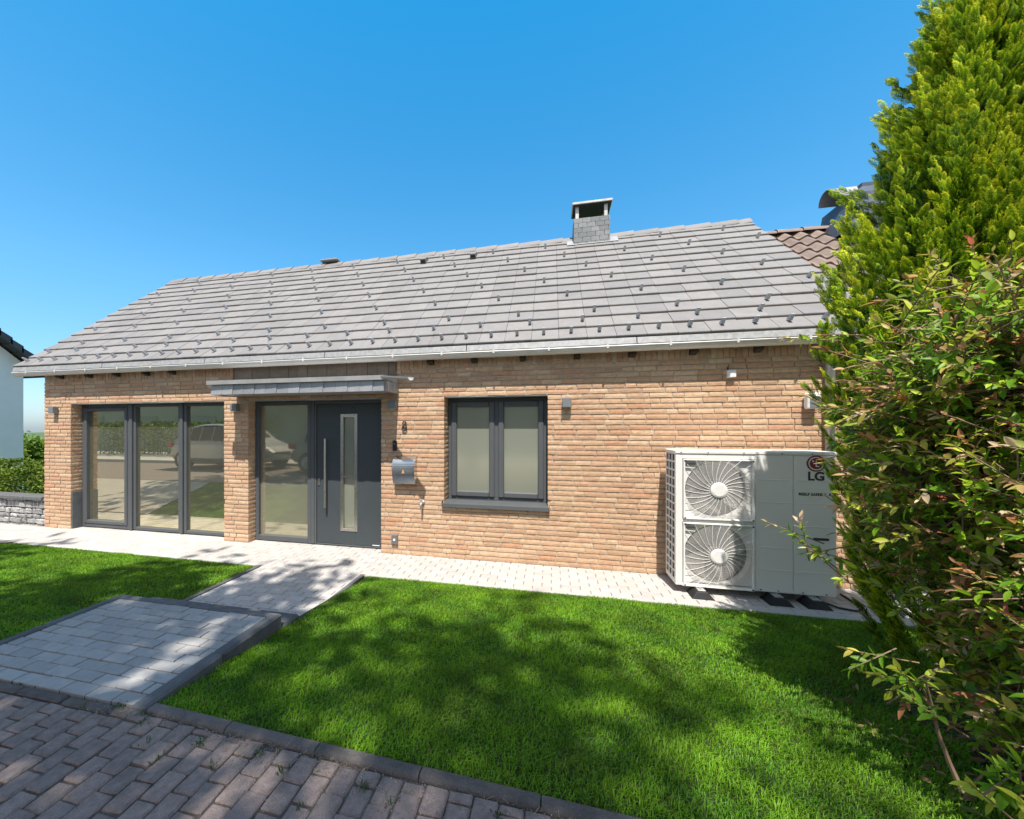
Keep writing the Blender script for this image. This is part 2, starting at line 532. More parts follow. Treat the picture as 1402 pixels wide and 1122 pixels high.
# ground: one sheet to the horizon, falling into the valley behind the houses
def terrain():
    def axis(lim):
        a = np.concatenate([np.linspace(-14, 14, 29), np.geomspace(16, lim, 24)])
        return np.unique(np.concatenate([-np.geomspace(16, lim, 24), a]))
    xs, ys = axis(1500), axis(1500)
    vs = []
    for y in ys:
        for x in xs:
            if y < 12:
                z = -0.06 if y > 1.6 else 0.1
            else:
                d = y - 12
                z = -0.06 - 9 * (1 - math.exp(-d / 45)) - 8 * (1 - math.exp(-d / 200)) + 12 * min(1, max(0, (d - 350) / 700)) + \
                    (2.0 * math.sin(x * 0.011 + 1) + 1.5 * math.sin(x * 0.027 + y * 0.01)) * min(1, d / 300)
            vs.append((x, y, z))
    nx = len(xs)
    fs = [(j * nx + i, j * nx + i + 1, (j + 1) * nx + i + 1, (j + 1) * nx + i) for j in range(len(ys) - 1) for i in range(nx - 1)]
    o = MB().add(vs, fs).build('ground', M['ground'], smooth=True)
    tag(o, kind='structure')


terrain()


# ------------------------------------------------------------------ paving
def pavers(mb, x0, x1, y0, y1, z, along='x', L=0.2, W=0.1, gap=0.004, ch=0.004, mi=0, jit=0.0015, tilt=0.0, skip=None, off0=0.0, yend=None, wob=0.0):
    if along == 'x':
        n = int(round((y1 - y0) / W))
        for r in range(n):
            a = x0 - (0.5 * L if r % 2 else 0) - off0 % L
            while a < x1:
                p0, p1 = max(a, x0), min(a + L, x1)
                if p1 - p0 > 0.03 and not (skip and skip(0.5 * (p0 + p1), y0 + (r + .5) * W)):
                    dz = random.uniform(-jit, jit)
                    g = gap * random.uniform(0.35, 0.75)
                    mb.cbox(p0 + g, p1 - g, y0 + r * W + g, y0 + (r + 1) * W - g, z - 0.05, z + dz, ch, mi)
                a += L
    else:
        n = int(round((x1 - x0) / W))
        for r in range(n):
            if yend:
                y1 = yend(x0 + (r + .5) * W)
            a = y0 - L * ((0.5 if r % 2 else 0) + random.uniform(-0.06, 0.06)) - off0
            while a < y1:
                p0, p1 = max(a, y0), min(a + L, y1)
                if p1 - p0 > 0.03:
                    dz = random.uniform(-jit, jit)
                    g = gap * random.uniform(0.35, 0.8)
                    n0 = len(mb.v)
                    mb.cbox(x0 + r * W + g, x0 + (r + 1) * W - g, p0 + g, p1 - g, z - 0.05, z + dz, ch * random.uniform(0.8, 1.7), mi)
                    if wob:
                        ca, qx, qy = random.gauss(0, wob), x0 + (r + .5) * W, (p0 + p1) / 2
                        tx_, ty_ = random.gauss(0, 0.02), random.gauss(0, 0.02)
                        for q in range(n0, len(mb.v)):
                            ax_, ay_, az_ = mb.v[q]
                            ux, uy = ax_ - qx, ay_ - qy
                            mb.v[q] = (qx + ux - uy * ca, qy + uy + ux * ca, az_ + ux * tx_ + uy * ty_ + random.uniform(-.0006, .0006))
                a += L


PL0, PL1 = -3.66, -2.14       # landing, left and right border
PX0, PX1 = -3.55, -2.11       # path
TY = 4.12                     # front edge of the terrace
RZ = 0.238                    # road level
LZ = 0.25                     # landing level

mb = MB()
mb.box(-11, 6, TY, 5.2, -0.055, -0.008, 1)
mb.box(PX0, PX1, 2.62, TY, -0.056, -0.008, 1)
mb.cbox(-10, PX0, TY - 0.05, TY, -0.1, 0.004, 0.004, 0)
mb.cbox(PX1, 5, TY - 0.05, TY, -0.1, 0.004, 0.004, 0)
pavers(mb, -10.4, 5.6, TY, TY + 1.0, 0.0, 'x', gap=0.006, ch=0.004)
pavers(mb, PX0 + 0.05, PX1 - 0.05, 2.62, TY, 0.0, 'x', gap=0.008, ch=0.005, mi=0)
terr = mb.build('terrace', [M['paver_lt'], M['joint_lt']])
tag(terr, kind='structure')
mb = MB()
for x in (PX0, PX1 - 0.05):
    y = 2.62
    while y < TY - 0.02:
        mb.cbox(x, x + 0.05, y + 0.002, min(y + 0.5, TY - 0.051) - 0.002, -0.1, 0.012, 0.006)
        y += 0.5
tag(mb.build('path_edging', M['edging']), kind='structure')

# landing raised to the road level
mb = MB()
mb.box(PL0 + 0.06, PL1 - 0.0, 1.58, 2.55, -0.1, LZ - 0.012, 1)
pavers(mb, PL0 + 0.07, PL1 + 0.0, 1.575, 2.545, LZ, 'x', gap=0.006, ch=0.004, mi=0, jit=0.003, W=0.088, L=0.185)
tag(mb.build('landing', [M['paver_gr'], M['joint_dk']]), kind='structure')
mb = MB()
y = 1.56
for ln in (0.5, 0.52):
    mb.cbox(PL1 + 0.002, PL1 + 0.092, y + 0.002, y + ln - 0.002, -0.1, LZ + 0.012 + random.uniform(-.002, .002), 0.014)
    mb.cbox(PL0, PL0 + 0.065, y + 0.002, y + ln - 0.002, -0.1, LZ + 0.010, 0.012)
    y += ln
mb.cbox(PL0, PL0 + 0.75, 2.55, 2.605, -0.1, LZ + 0.006, 0.01)
mb.cbox(PL0 + 0.753, PL1 + 0.09, 2.55, 2.605, -0.1, LZ + 0.006, 0.01)
tag(mb.build('landing_edging', M['edging']), kind='structure')
mb = MB()
mb.cbox(PX0 - 0.02, -2.9, 2.61, 2.80, -0.1, 0.165, 0.014)
mb.cbox(-2.897, PL1 + 0.105, 2.61, 2.80, -0.1, 0.165, 0.014)
tag(mb.build('step', M['edging']), kind='structure')

# road
mb = MB()
RX0, RX1, RY0 = -6.0, 3.4, -0.6
mb.add([(-60, -4.6, RZ - .012), (60, -4.6, RZ - .012), (60, RY0, RZ - .012), (-60, RY0, RZ - .012)], [(0, 1, 2, 3)], 2)
mb.add([(-60, RY0, RZ - .012), (RX0, RY0, RZ - .012), (RX0, 1.545, RZ - .012), (-60, 1.545, RZ - .012)], [(0, 1, 2, 3)], 2)
mb.add([(RX1, RY0, RZ - .012), (60, RY0, RZ - .012), (60, 1.545, RZ - .012), (RX1, 1.545, RZ - .012)], [(0, 1, 2, 3)], 2)
mb.add([(RX0, RY0, RZ - .012), (RX1, RY0, RZ - .012), (RX1, 1.50, RZ - .012), (RX0, 1.60, RZ - .012)], [(0, 1, 2, 3)], 1)
pavers(mb, RX0, RX1, RY0, 1.535, RZ, 'y', L=0.128, W=0.1, gap=0.0048, ch=0.006, mi=0, jit=0.005, wob=0.016, yend=lambda x: float(yk(x)) - 0.066 if x > PL1 else 1.51)
tag(mb.build('road', [M['paver_rd'], M['joint_dk'], M['road_far']]), kind='structure')

# kerb between road and lawn, weathered
mb = MB()
x = PL1 + 0.10
while x < 9:
    ln = 0.5
    zt = RZ + 0.018 + random.uniform(-.005, .005)
    n = 6
    prof = [(1.542, -0.1)] + [(1.542 + 0.022 * (1 - math.cos(t)), zt - 0.022 + 0.022 * math.sin(t)) for t in [k / n * math.pi / 2 for k in range(n + 1)]] + [(1.598, zt - 0.003), (1.604, -0.1)]
    n0 = len(mb.v)
    mb.extrude(prof, x + 0.003, x + ln - 0.003, 'x')
    for q in range(n0, len(mb.v)):
        a, b, c = mb.v[q]
        mb.v[q] = (a, b - 1.604 + float(yk(a)), c)
    x += ln
x = -12.0
while x < PL0 - 0.3:
    mb.cbox(x + .003, x + .497, 1.545, 1.604, -0.1, RZ + 0.02, 0.015)
    x += 0.5
tag(mb.build('kerb', M['kerb']), kind='structure')
# low channel stones in front of the landing
mb = MB()
x = -5.2
while x < PL1 + 0.1:
    mb.cbox(x + .004, min(x + 0.33, PL1 + 0.11) - .004, 1.515, 1.570, 0.05, RZ + 0.006 + random.uniform(-.003, .003), 0.01)
    x += 0.33
tag(mb.build('channel', M['kerb']), kind='structure')

# lawn soil sheet
def sheet(x0, x1, y0, y1, nx, ny, dz=0.0):
    xs, ys = np.linspace(x0, x1, nx), np.linspace(y0, y1, ny)
    vs = [(x, y, float(lawn_z(x, y)) + dz) for y in ys for x in xs]
    fs = [(j * nx + i, j * nx + i + 1, (j + 1) * nx + i + 1, (j + 1) * nx + i) for j in range(ny - 1) for i in range(nx - 1)]
    return vs, fs


mb = MB()
mb.add([(PL1 + .05, float(yk(-2.1)) - .01, 0.2), (9, float(yk(9)) - .01, 0.2), (9, 1.7, 0.215), (PL1 + .05, 1.7, 0.215)], [(0, 1, 2, 3)], 0)
mb.add(*sheet(PL1 + 0.05, 9, 1.68, TY - 0.04, 60, 20), 0)
mb.add(*sheet(-14, PX0 + 0.01, 1.59, TY - 0.04, 60, 20), 0)
mb.add(*sheet(1.92, 3.3, 1.72, 2.9, 20, 14, 0.012), 1)
tag(mb.build('lawn', [M['lawnsoil'], M['soil']], smooth=True), kind='structure')


# pale paved drive left of the lawn
mb = MB()
vs, fs = [], []
for j in range(9):
    y = 1.60 + (TY - 1.60) * j / 8
    for x in (-30, -7.78 - (4.1 - y) * 0.46):
        vs.append((x, y, float(lawn_z(0, y)) + 0.028))
for j in range(8):
    fs.append((2 * j, 2 * j + 1, 2 * j + 3, 2 * j + 2))
mb.add(vs, fs)
tag(mb.build('driveway', M['drive']), kind='structure')


# grass blades
def grass(regions):
    V, Q, C = [], [], []
    base = 0
    for (x0, x1, y0, y1, dens, wmul, hmul, keep) in regions:
        n = int((x1 - x0) * (y1 - y0) * dens)
        x = rng.uniform(x0, x1, n)
        y = rng.uniform(y0, y1, n)
        k = keep(x, y)
        x, y = x[k], y[k]
        n = len(x)
        z = lawn_z(x, y)
        patch = 0.5 + 0.25 * np.sin(x * 9.1 + 3 * np.sin(y * 7.3)) + 0.25 * np.sin(y * 11.7 + 2.5 * np.sin(x * 6.1 + 1))
        big = 0.5 + 0.5 * np.sin(x * 2.3 + 1.3 * np.sin(y * 3.1 + 0.5)) * np.sin(y * 2.9 + 0.8 * np.sin(x * 1.7))
        h = hmul * rng.uniform(0.013, 0.030, n) * (0.8 + 0.45 * patch)
        w = wmul * rng.uniform(0.0013, 0.0026, n)
        az = rng.uniform(0, 2 * np.pi, n)
        lean = rng.uniform(0.15, 1.15, n)
        flow = 0.6 * np.sin(x * 4 + y * 3)
        dx, dy = np.cos(az) + 0.35 * np.cos(flow), np.sin(az) + 0.35 * np.sin(flow)
        px, py = -np.sin(az), np.cos(az)
        b = np.stack([x, y, z], 1)
        side = np.stack([px, py, np.zeros(n)], 1)
        out = np.stack([dx, dy, np.zeros(n)], 1)
        mid = b + out * (h * lean * 0.30)[:, None] + np.array([0, 0, 1.0]) * (h * 0.62)[:, None]
        tip = b + out * (h * lean * 0.95)[:, None] + np.array([0, 0, 1.0]) * (h * (1.0 - 0.28 * lean))[:, None]
        W = side * w[:, None]
        pts = np.stack([b - W, b + W, mid + W * 0.8, mid - W * 0.8, tip + W * 0.15, tip - W * 0.15], 1)
        V.append(pts.reshape(-1, 3))
        i = (np.arange(n) * 6 + base)[:, None]
        Q.append(np.concatenate([i + np.array([0, 1, 2, 3]), i + np.array([3, 2, 4, 5])], 0))
        base += n * 6
        t = np.clip(0.30 * rng.random(n) + 0.38 * patch + 0.32 * big + rng.normal(0, 0.12, n), 0, 1)[:, None]
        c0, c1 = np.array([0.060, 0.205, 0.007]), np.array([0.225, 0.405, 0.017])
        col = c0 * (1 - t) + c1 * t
        dry = rng.random(n) < 0.015 + 0.05 * (big < 0.18)
        col[dry] = np.array([0.24, 0.21, 0.06])
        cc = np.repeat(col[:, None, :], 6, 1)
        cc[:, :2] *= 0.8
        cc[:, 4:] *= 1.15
        C.append(cc.reshape(-1, 3))
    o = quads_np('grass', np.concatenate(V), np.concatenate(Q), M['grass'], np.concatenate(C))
    tag(o, kind='stuff')


def soil_bed(x, y):
    return (((x - 2.5) / 0.58) ** 2 + ((y - 2.2) / 0.50) ** 2) > 1 + 0.15 * np.sin(x * 9) * np.sin(y * 11)


rk = lambda x, y: (x > PL1 + 0.095 + 0.008 * np.sin(y * 14)) & (y < TY - 0.055 + 0.006 * np.sin(x * 12)) & (y > yk(x) - 0.002 + 0.008 * np.sin(x * 8)) & soil_bed(x, y) & ((y < 2.80) | (x > PX1 + 0.004))
lk = lambda x, y: (x < np.where(y < 2.6, PL0 - 0.004, PX0 - 0.004)) & (y < TY - 0.055 + 0.006 * np.sin(x * 12)) & (y > 1.61) & (x > -7.78 - (4.1 - y) * 0.46)
grass([(PL1 + 0.09, 3.2, 1.44, 2.6, 21000, 1.0, 1.0, rk), (PL1 + 0.05, 3.6, 2.6, TY - 0.04, 15000, 1.25, 0.95, rk),
       (3.2, 6.5, 1.44, TY - .04, 2500, 1.8, 1.0, rk), (-9.2, PX0, 1.60, TY - 0.04, 9500, 1.6, 0.95, lk)])

# grit, straw and weeds gathered at the kerb
mb = MB()
for i in range(6500):
    x = random.uniform(-2.35, 1.3)
    y = float(yk(x)) - 0.066 - abs(random.gauss(0, 0.10 if x > -1.4 else 0.05))
    if random.random() > 0.35 + 0.65 * (0.5 + 0.5 * math.sin(x * 5.1 + 1.2) * math.sin(x * 2.3)):
        continue
    r = random.uniform(0.0012, 0.0042)
    z = RZ + random.uniform(-0.002, 0.004)
    q = [(x + random.uniform(-r, r), y + random.uniform(-r, r), z + random.uniform(0, 1.2 * r)) for _ in range(4)]
    mb.add(q, [(0, 1, 2), (0, 2, 3), (0, 3, 1), (1, 3, 2)])
for i in range(500):
    x, y = random.uniform(-5, 1.5), random.uniform(0.9, 1.5)
    r = random.uniform(0.001, 0.0026)
    q = [(x + random.uniform(-r, r), y + random.uniform(-r, r), RZ + 0.004 + random.uniform(0, 1.2 * r)) for _ in range(4)]
    mb.add(q, [(0, 1, 2), (0, 2, 3), (0, 3, 1), (1, 3, 2)])
tag(mb.build('grit', M['grit']), kind='stuff')
mb = MB()
for i in range(420):
    x = random.uniform(-2.3, 1.2)
    y = float(yk(x)) - 0.066 - abs(random.gauss(0, 0.06))
    if math.sin(x * 5.1 + 1.2) < -0.2 and random.random() < 0.8:
        continue
    a = random.uniform(0, 6.3)
    l = random.uniform(0.01, 0.035)
    z = RZ + random.uniform(0.003, 0.012)
    mb.tube([(x, y, z), (x + l * math.cos(a), y + l * math.sin(a), z + random.uniform(-.003, .008))], 0.0009, 3, cap=False)
tag(mb.build('straw', M['straw']), kind='stuff')


def weeds():
    V, Q, C = [], [], []
    b = 0
    spots = [(-2.03, 1.545), (-1.98, 1.50), (-1.60, 1.50), (-1.58, 1.47), (-1.28, 1.49), (-1.12, 1.45), (-0.75, 1.47), (-1.85, 1.42), (-2.4, 1.53), (-0.62, 1.44), (-0.2, 1.5), (-1.42, 1.40),
             (-0.95, 1.33), (-1.70, 1.36), (-2.22, 1.56), (-2.19, 1.57), (-2.95, 1.56), (-0.4, 1.36)]
    for (x, y) in spots:
        y += float(yk(x)) - 1.62
        n = random.randint(8, 22)
        for i in range(n):
            a = random.uniform(0, 6.28)
            h = random.uniform(0.008, 0.028)
            px, py = x + random.gauss(0, 0.014), y + random.gauss(0, 0.012)
            d = Vector((math.cos(a), math.sin(a), 0)) * h * random.uniform(0.3, 1.1)
            s_ = Vector((-math.sin(a), math.cos(a), 0)) * random.uniform(0.0012, 0.0032)
            p = Vector((px, py, RZ - 0.004))
            m_ = p + d * 0.5 + Vector((0, 0, h * 0.7))
            t_ = p + d + Vector((0, 0, h * 0.8))
            V += [p - s_ * .4, p + s_ * .4, m_ + s_, m_ - s_, t_ + s_ * .2, t_ - s_ * .2]
            Q += [(b, b + 1, b + 2, b + 3), (b + 3, b + 2, b + 4, b + 5)]
            g = random.uniform(0.6, 1.2)
            C += [(0.05 * g, 0.11 * g, 0.02 * g)] * 6
            b += 6
    o = quads_np('weeds', np.array([tuple(v) for v in V]), np.array(Q), M['grass'], np.array(C))
    tag(o, kind='stuff')


weeds()

# ------------------------------------------------------------------ the brick house
HX0, HX1 = wx(61), 3.33
O1 = (wx(97), wx(307))
O2 = (wx(340), wx(522))
O3 = (wx(608), wx(750))
LINT = 2.12
COURSE = LINT / 34
SILL = 11 * COURSE
ROWTOP = 40
ZS = ROWTOP * COURSE
WALLTOP = 2.66
house = thing('brick_house', 'single-storey buff brick house with grey tiled roof and dark framed windows', 'house', loc=((HX0 + HX1) / 2, FY, 0))
HL = Vector(house.location)


def hpart(mb, name, mats, parent=None, **kw):
    """build in world space under the house (or one of its parts)"""
    o = mb.build(name, mats, None, **kw)
    p = parent or house
    o.parent = p
    o.matrix_parent_inverse.identity()
    if p is house:
        o.location = -HL
    return o


def brick(mb, a0, a1, z0, z1, face, depth, axis='x', sgn=-1, rough=1.0):
    """one rough-faced brick: front stands proud of the mortar, arrises uneven"""
    pr = random.uniform(0.008, 0.014) * rough
    j = 0.0010
    def P(a, d, z):
        q = face + sgn * d
        return (a, q, z) if axis == 'x' else (q, a, z)
    u = lambda: random.uniform(-j, j)
    na = max(2, int((a1 - a0) / 0.06) + 1)
    As = [a0 + (a1 - a0) * i / (na - 1) for i in range(na)]
    vs = []
    lo = [z0 + u() - (0.003 if random.random() < 0.25 else 0) for _ in As]
    hi = [z1 + u() for _ in As]
    for i, a in enumerate(As):
        aa = a + (u() if 0 < i < na - 1 else u() * 0.7)
        vs += [P(aa, -depth, lo[i]), P(aa, pr - 0.002 + u() * 0.8, lo[i] + 0.001), P(aa, pr + u() * 0.9, (lo[i] + hi[i]) / 2), P(aa, pr - 0.003 + u() * 0.8, hi[i] - 0.001), P(aa, -depth, hi[i])]
    fs = []
    for i in range(na - 1):
        for k in range(4):
            fs.append((i * 5 + k, (i + 1) * 5 + k, (i + 1) * 5 + k + 1, i * 5 + k + 1))
    fs.append(tuple(range(5)))
    fs.append(tuple((na - 1) * 5 + k for k in range(5))[::-1])
    mb.add(vs, fs)


def brick_run(mb, a0, a1, row, face, axis='x', sgn=-1, start=None):
    z0 = row * COURSE + 0.0052
    z1 = (row + 1) * COURSE - 0.0052
    a = a0 - (random.uniform(0, 0.2) if start is None else start)
    while a < a1 - 0.01:
        r = random.random()
        ln = 0.24 if r < 0.74 else (0.115 if r < 0.9 else random.uniform(0.16, 0.21))
        b0, b1 = max(a, a0), min(a + ln, a1)
        if a1 - (a + ln + 0.01) < 0.05:
            b1 = a1
            ln = 10
        if b1 - b0 > 0.025:
            zz = random.uniform(-.0015, .0015)
            brick(mb, b0, b1, z0 + zz, z1 + zz, face, 0.04, axis, sgn)
        a += ln + 0.010


mb = MB()
for row in range(ROWTOP):
    z = (row + 0.5) * COURSE
    ivs = [(HX0, HX1)]
    cuts = []
    if z < LINT:
        cuts += [O1, O2]
        if z > SILL:
            cuts.append(O3)
    cuts.sort()
    a = HX0
    segs = []
    for c in cuts:
        segs.append((a, c[0]))
        a = c[1]
    segs.append((a, HX1))
    for s0, s1 in segs:
        st = 0.0
        if abs(s0 - HX0) < 1e-6:
            st = 0.0 if row % 2 else 0.12
        brick_run(mb, s0, s1, row, FY + 0.008, start=st if abs(s0 - HX0) < 1e-6 else None)
# soldier course under the eaves
x = HX0
while x < HX1 - 0.03:
    brick(mb, x, x + 0.054, ZS + 0.005, WALLTOP, FY + 0.008, 0.04, rough=0.8)
    x += 0.0625
# reveals that face right (the left side of each opening) and left
for (ox, sg, zlo) in ((O1[0], 1, 0), (O2[0], 1, 0), (O3[0], 1, SILL), (O1[1], -1, 0), (O2[1], -1, 0), (O3[1], -1, SILL)):
    for row in range(int(round(zlo / COURSE)), 34):
        dpt = {0: 0.20}.get(0)
        z0, z1 = row * COURSE + 0.0045, (row + 1) * COURSE - 0.0045
        y0 = FY + 0.012 + (0 if row % 2 else 0.0)
        cut = y0 + (0.095 if row % 2 else 0.2)
        brick(mb, y0, min(cut, FY + 0.215), z0, z1, ox - sg * 0.004, 0.03, 'y', sg, 0.5)
        if row % 2:
            brick(mb, cut + 0.008, FY + 0.215, z0, z1, ox - sg * 0.004, 0.03, 'y', sg, 0.5)
# left gable, seen only from the side
for row in range(ROWTOP):
    a = FY + 0.02 + (0.12 if row % 2 else 0.0)
    z0, z1 = row * COURSE + 0.0045, (row + 1) * COURSE - 0.0045
    while a < 10.0:
        brick(mb, a, a + 0.24, z0, z1, HX0 + 0.004, 0.03, 'y', -1, 0.6)
        a += 0.249
wall = hpart(mb, 'brick_wall', M['brick'])

# mortar body of the wall, butted boxes round the openings
mb = MB()
BY0, BY1 = FY + 0.008, FY + 0.26
xs = [HX0 + 0.006, O1[0] - 0.006, O1[1] + 0.006, O2[0] - 0.006, O2[1] + 0.006, O3[0] - 0.006, O3[1] + 0.006, HX1]
for i in (0, 2, 4, 6):
    mb.box(xs[i], xs[i + 1], BY0, BY1, 0, WALLTOP)
for i, (o, zl) in ((1, (O1, 0)), (3, (O2, 0)), (5, (O3, SILL))):
    mb.box(xs[i], xs[i + 1], BY0, BY1, LINT + 0.004, WALLTOP)
    if zl:
        mb.box(xs[i], xs[i + 1], BY0, BY1, 0, zl - 0.004)
mb.box(HX0 + 0.006, HX0 + 0.2, BY1, 10.2, 0, WALLTOP)
mb.box(HX0 + 0.2, HX1, 10.0, 10.2, 0, WALLTOP)
# gable triangle on the left
gy = (BY0 + 10.2) / 2
mb.extrude([(BY0, WALLTOP), (10.2, WALLTOP), (7.61, 5.0)], HX0 + 0.006, HX0 + 0.2, 'x')
hpart(mb, 'wall_core', M['mortar'])

# steel lintels
mb = MB()
for o in (O1, O2, O3):
    mb.box(o[0] + .002, o[1] - .002, FY + 0.004, FY + 0.20, LINT - 0.010, LINT + 0.003)
hpart(mb, 'lintel', M['zinc'])

# room behind the big window
mb = MB()
IX0, IX1, IY1 = HX0 + 0.21, -1.3, 8.2
mb.box(IX0, IX1, BY1 + .0, IY1, -0.05, 0.006, 1)
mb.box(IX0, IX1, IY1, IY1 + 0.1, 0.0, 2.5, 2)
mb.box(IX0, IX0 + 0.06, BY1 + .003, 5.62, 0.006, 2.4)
mb.box(IX0, IX0 + 0.06, 5.62, IY1, 0.006, 2.4, 2)  # rear walls painted dark: the room's dimness is in their colour
mb.box(IX1, IX1 + 0.1, BY1 + .003, IY1, 0.0, 2.4)
mb.box(IX0, IX1, BY1 + .003, IY1 + 0.1, 2.4, 2.5)
mb.box(O1[1] + 0.3, O1[1] + 0.38, BY1 + .003, IY1, 0.006, 2.4)
room = hpart(mb, 'room', [M['inner_wall'], M['inner_floor'], M['dark']])
for (py, pz) in ((5.35, 1.02), (5.35, 0.34)):
    mb = MB()
    mb.cbox(IX0 + 0.061, IX0 + 0.075, py - 0.045, py + 0.045, pz - 0.06, pz + 0.06, 0.006)
    hpart(mb, 'light_switch', M['black'], room)


def frame_rect(mb, x0, x1, z0, z1, w, y0, y1, c=0.006, wb=None, wt=None):
    wb = wb or w
    wt = wt or w
    mb.cbox(x0, x0 + w, y0, y1, z0, z1, c)
    mb.cbox(x1 - w, x1, y0, y1, z0, z1, c)
    mb.cbox(x0 + w - .001, x1 - w + .001, y0 + .001, y1 - .001, z0, z0 + wb, c)
    mb.cbox(x0 + w - .001, x1 - w + .001, y0 + .001, y1 - .001, z1 - wt, z1, c)


# big window wall of three panes
FRY = FY + 0.15
m1, m2 = wx(180, FRY), wx(249, FRY)
mb = MB()
frame_rect(mb, O1[0] + 0.01, m1 - 0.031, 0.012, LINT - 0.012, 0.055, FRY, FRY + 0.08)
frame_rect(mb, m1 + 0.031, m2 - 0.031, 0.012, LINT - 0.012, 0.05, FRY + .004, FRY + 0.08)
frame_rect(mb, m2 + 0.031, O1[1] - 0.005, 0.012, LINT - 0.012, 0.05, FRY + .004, FRY + 0.08)
for m_ in (m1, m2):
    mb.cbox(m_ - 0.03, m_ + 0.03, FRY - 0.02, FRY + 0.08, 0.012, LINT - 0.012, 0.006)
bw = hpart(mb, 'window_wall', M['anth'])
mb = MB()
x0, x1 = O1[0] + 0.066, m1 - 0.087
frame_rect(mb, x0, x1, 0.069, LINT - 0.069, 0.06, FRY - 0.012, FRY + 0.06, 0.01)
hpart(mb, 'sash', M['anth'], bw)
for (a, b) in ((x0 + 0.055, x1 - 0.055), (m1 + 0.08, m2 - 0.08), (m2 + 0.08, O1[1] - 0.05)):
    mb = MB()
    y = FRY + 0.045
    zb = 0.055 if a > m1 else 0.12
    mb.add([(a, y, zb), (b, y, zb), (b, y, LINT - zb), (a, y, LINT - zb)], [(0, 1, 2, 3)])
    hpart(mb, 'pane', M['glass'], bw)
# granite plinth lining on the left reveal
mb = MB()
mb.cbox(O1[0] + 0.006, O1[0] + 0.024, FY + 0.005, FRY - 0.004, 0.004, 0.62, 0.003)
hpart(mb, 'granite_plinth', M['slate'])

# door with side light
DY = FY + 0.13
dm0, dm1 = wx(426, DY), wx(438, DY)
mb = MB()
frame_rect(mb, O2[0] + 0.006, dm0 - 0.004, 0.012, LINT - 0.012, 0.06, DY, DY + 0.09, wb=0.075)
mb.cbox(dm0 - 0.003, dm0 + 0.055, DY - 0.006, DY + 0.09, 0.012, LINT - 0.012, 0.006)
sl = hpart(mb, 'side_light', M['anth'])
mb = MB()
a, b = O2[0] + 0.06, dm0 - 0.058
mb.add([(a, DY + .045, 0.08), (b, DY + .045, 0.08), (b, DY + .045, LINT - 0.066), (a, DY + .045, LINT - 0.066)], [(0, 1, 2, 3)])
hpart(mb, 'pane', M['frost2'], sl)
mb = MB()
dx0, dx1 = dm0 + 0.058, O2[1] - 0.008
mb.cbox(dx0, dx0 + 0.028, DY - 0.004, DY + 0.09, 0.012, LINT - 0.012, 0.004)
mb.cbox(dx1 - 0.045, dx1, DY - 0.004, DY + 0.09, 0.012, LINT - 0.012, 0.004)
mb.cbox(dx0 + 0.028, dx1 - 0.045, DY - 0.003, DY + 0.09, LINT - 0.06, LINT - 0.012, 0.004)
mb.cbox(dx0 + 0.028, dx1 - 0.045, DY + 0.002, DY + 0.09, 0.012, 0.03, 0.003)
hpart(mb, 'door_frame', M['anth'])
mb = MB()
lx0, lx1 = dx0 + 0.033, dx1 - 0.049
lz0, lz1 = 0.034, LINT - 0.064
gx0, gx1 = wx(466, DY), wx(489, DY)
gz0, gz1 = wz(478, 728, DY), wz(478, 567, DY)
ix0, ix1, iz0, iz1 = gx0 + 0.03, gx1 - 0.03, gz0 + 0.03, gz1 - 0.03
yy0, yy1 = DY + 0.006, DY + 0.07
mb.cbox(lx0, ix0, yy0, yy1, lz0, lz1, 0.004)
mb.cbox(ix1, lx1, yy0, yy1, lz0, lz1, 0.004)
mb.box(ix0 - .001, ix1 + .001, yy0 + .0005, yy1 - .001, lz0, iz0)
mb.box(ix0 - .001, ix1 + .001, yy0 + .0005, yy1 - .001, iz1, lz1)
door = hpart(mb, 'front_door', M['anth_door'])
mb = MB()
frame_rect(mb, gx0, gx1, gz0, gz1, 0.045, yy0 - 0.008, yy0 + 0.01, 0.003)
zm = wz(478, 653, DY)
mb.cbox(gx0 + .043, gx1 - .043, yy0 - 0.005, yy0 + 0.012, zm - 0.008, zm + 0.008, 0.002)
hpart(mb, 'slot_window_trim', M['steel'], door)
mb = MB()
mb.add([(ix0 - .001, yy0 + .03, iz0), (ix1 + .001, yy0 + .03, iz0), (ix1 + .001, yy0 + .03, iz1), (ix0 - .001, yy0 + .03, iz1)], [(0, 1, 2, 3)])
hpart(mb, 'slot_pane', M['frost'], door)
mb = MB()
hx = wx(445, DY - .05)
hz0, hz1 = wz(445, 695, DY - .05), wz(445, 601, DY - .05)
mb.tube([(hx, yy0 - 0.058, hz0), (hx, yy0 - 0.058, hz1)], 0.0165, 14)
for q in (0.2, 0.8):
    zq = hz0 + (hz1 - hz0) * q
    mb.tube([(hx, yy0 - 0.058, zq), (hx - 0.035, yy0 - 0.005, zq)], 0.011, 10)
hpart(mb, 'pull_handle', M['steel'], door, smooth=False)
mb = MB()
zq = hz0 + (hz1 - hz0) * 0.36
mb.cbox(lx0 + 0.02, lx0 + 0.05, yy0 - 0.012, yy0 + 0.001, zq - 0.05, zq + 0.05, 0.004)
hpart(mb, 'lock_plate', M['steel'], door)
mb = MB()
mb.box(lx1 - 0.14, lx1 - 0.03, yy0 - 0.004, yy0 + 0.0, lz0 + 0.012, lz0 + 0.022)
hpart(mb, 'maker_plate', M['white_plastic'], door)

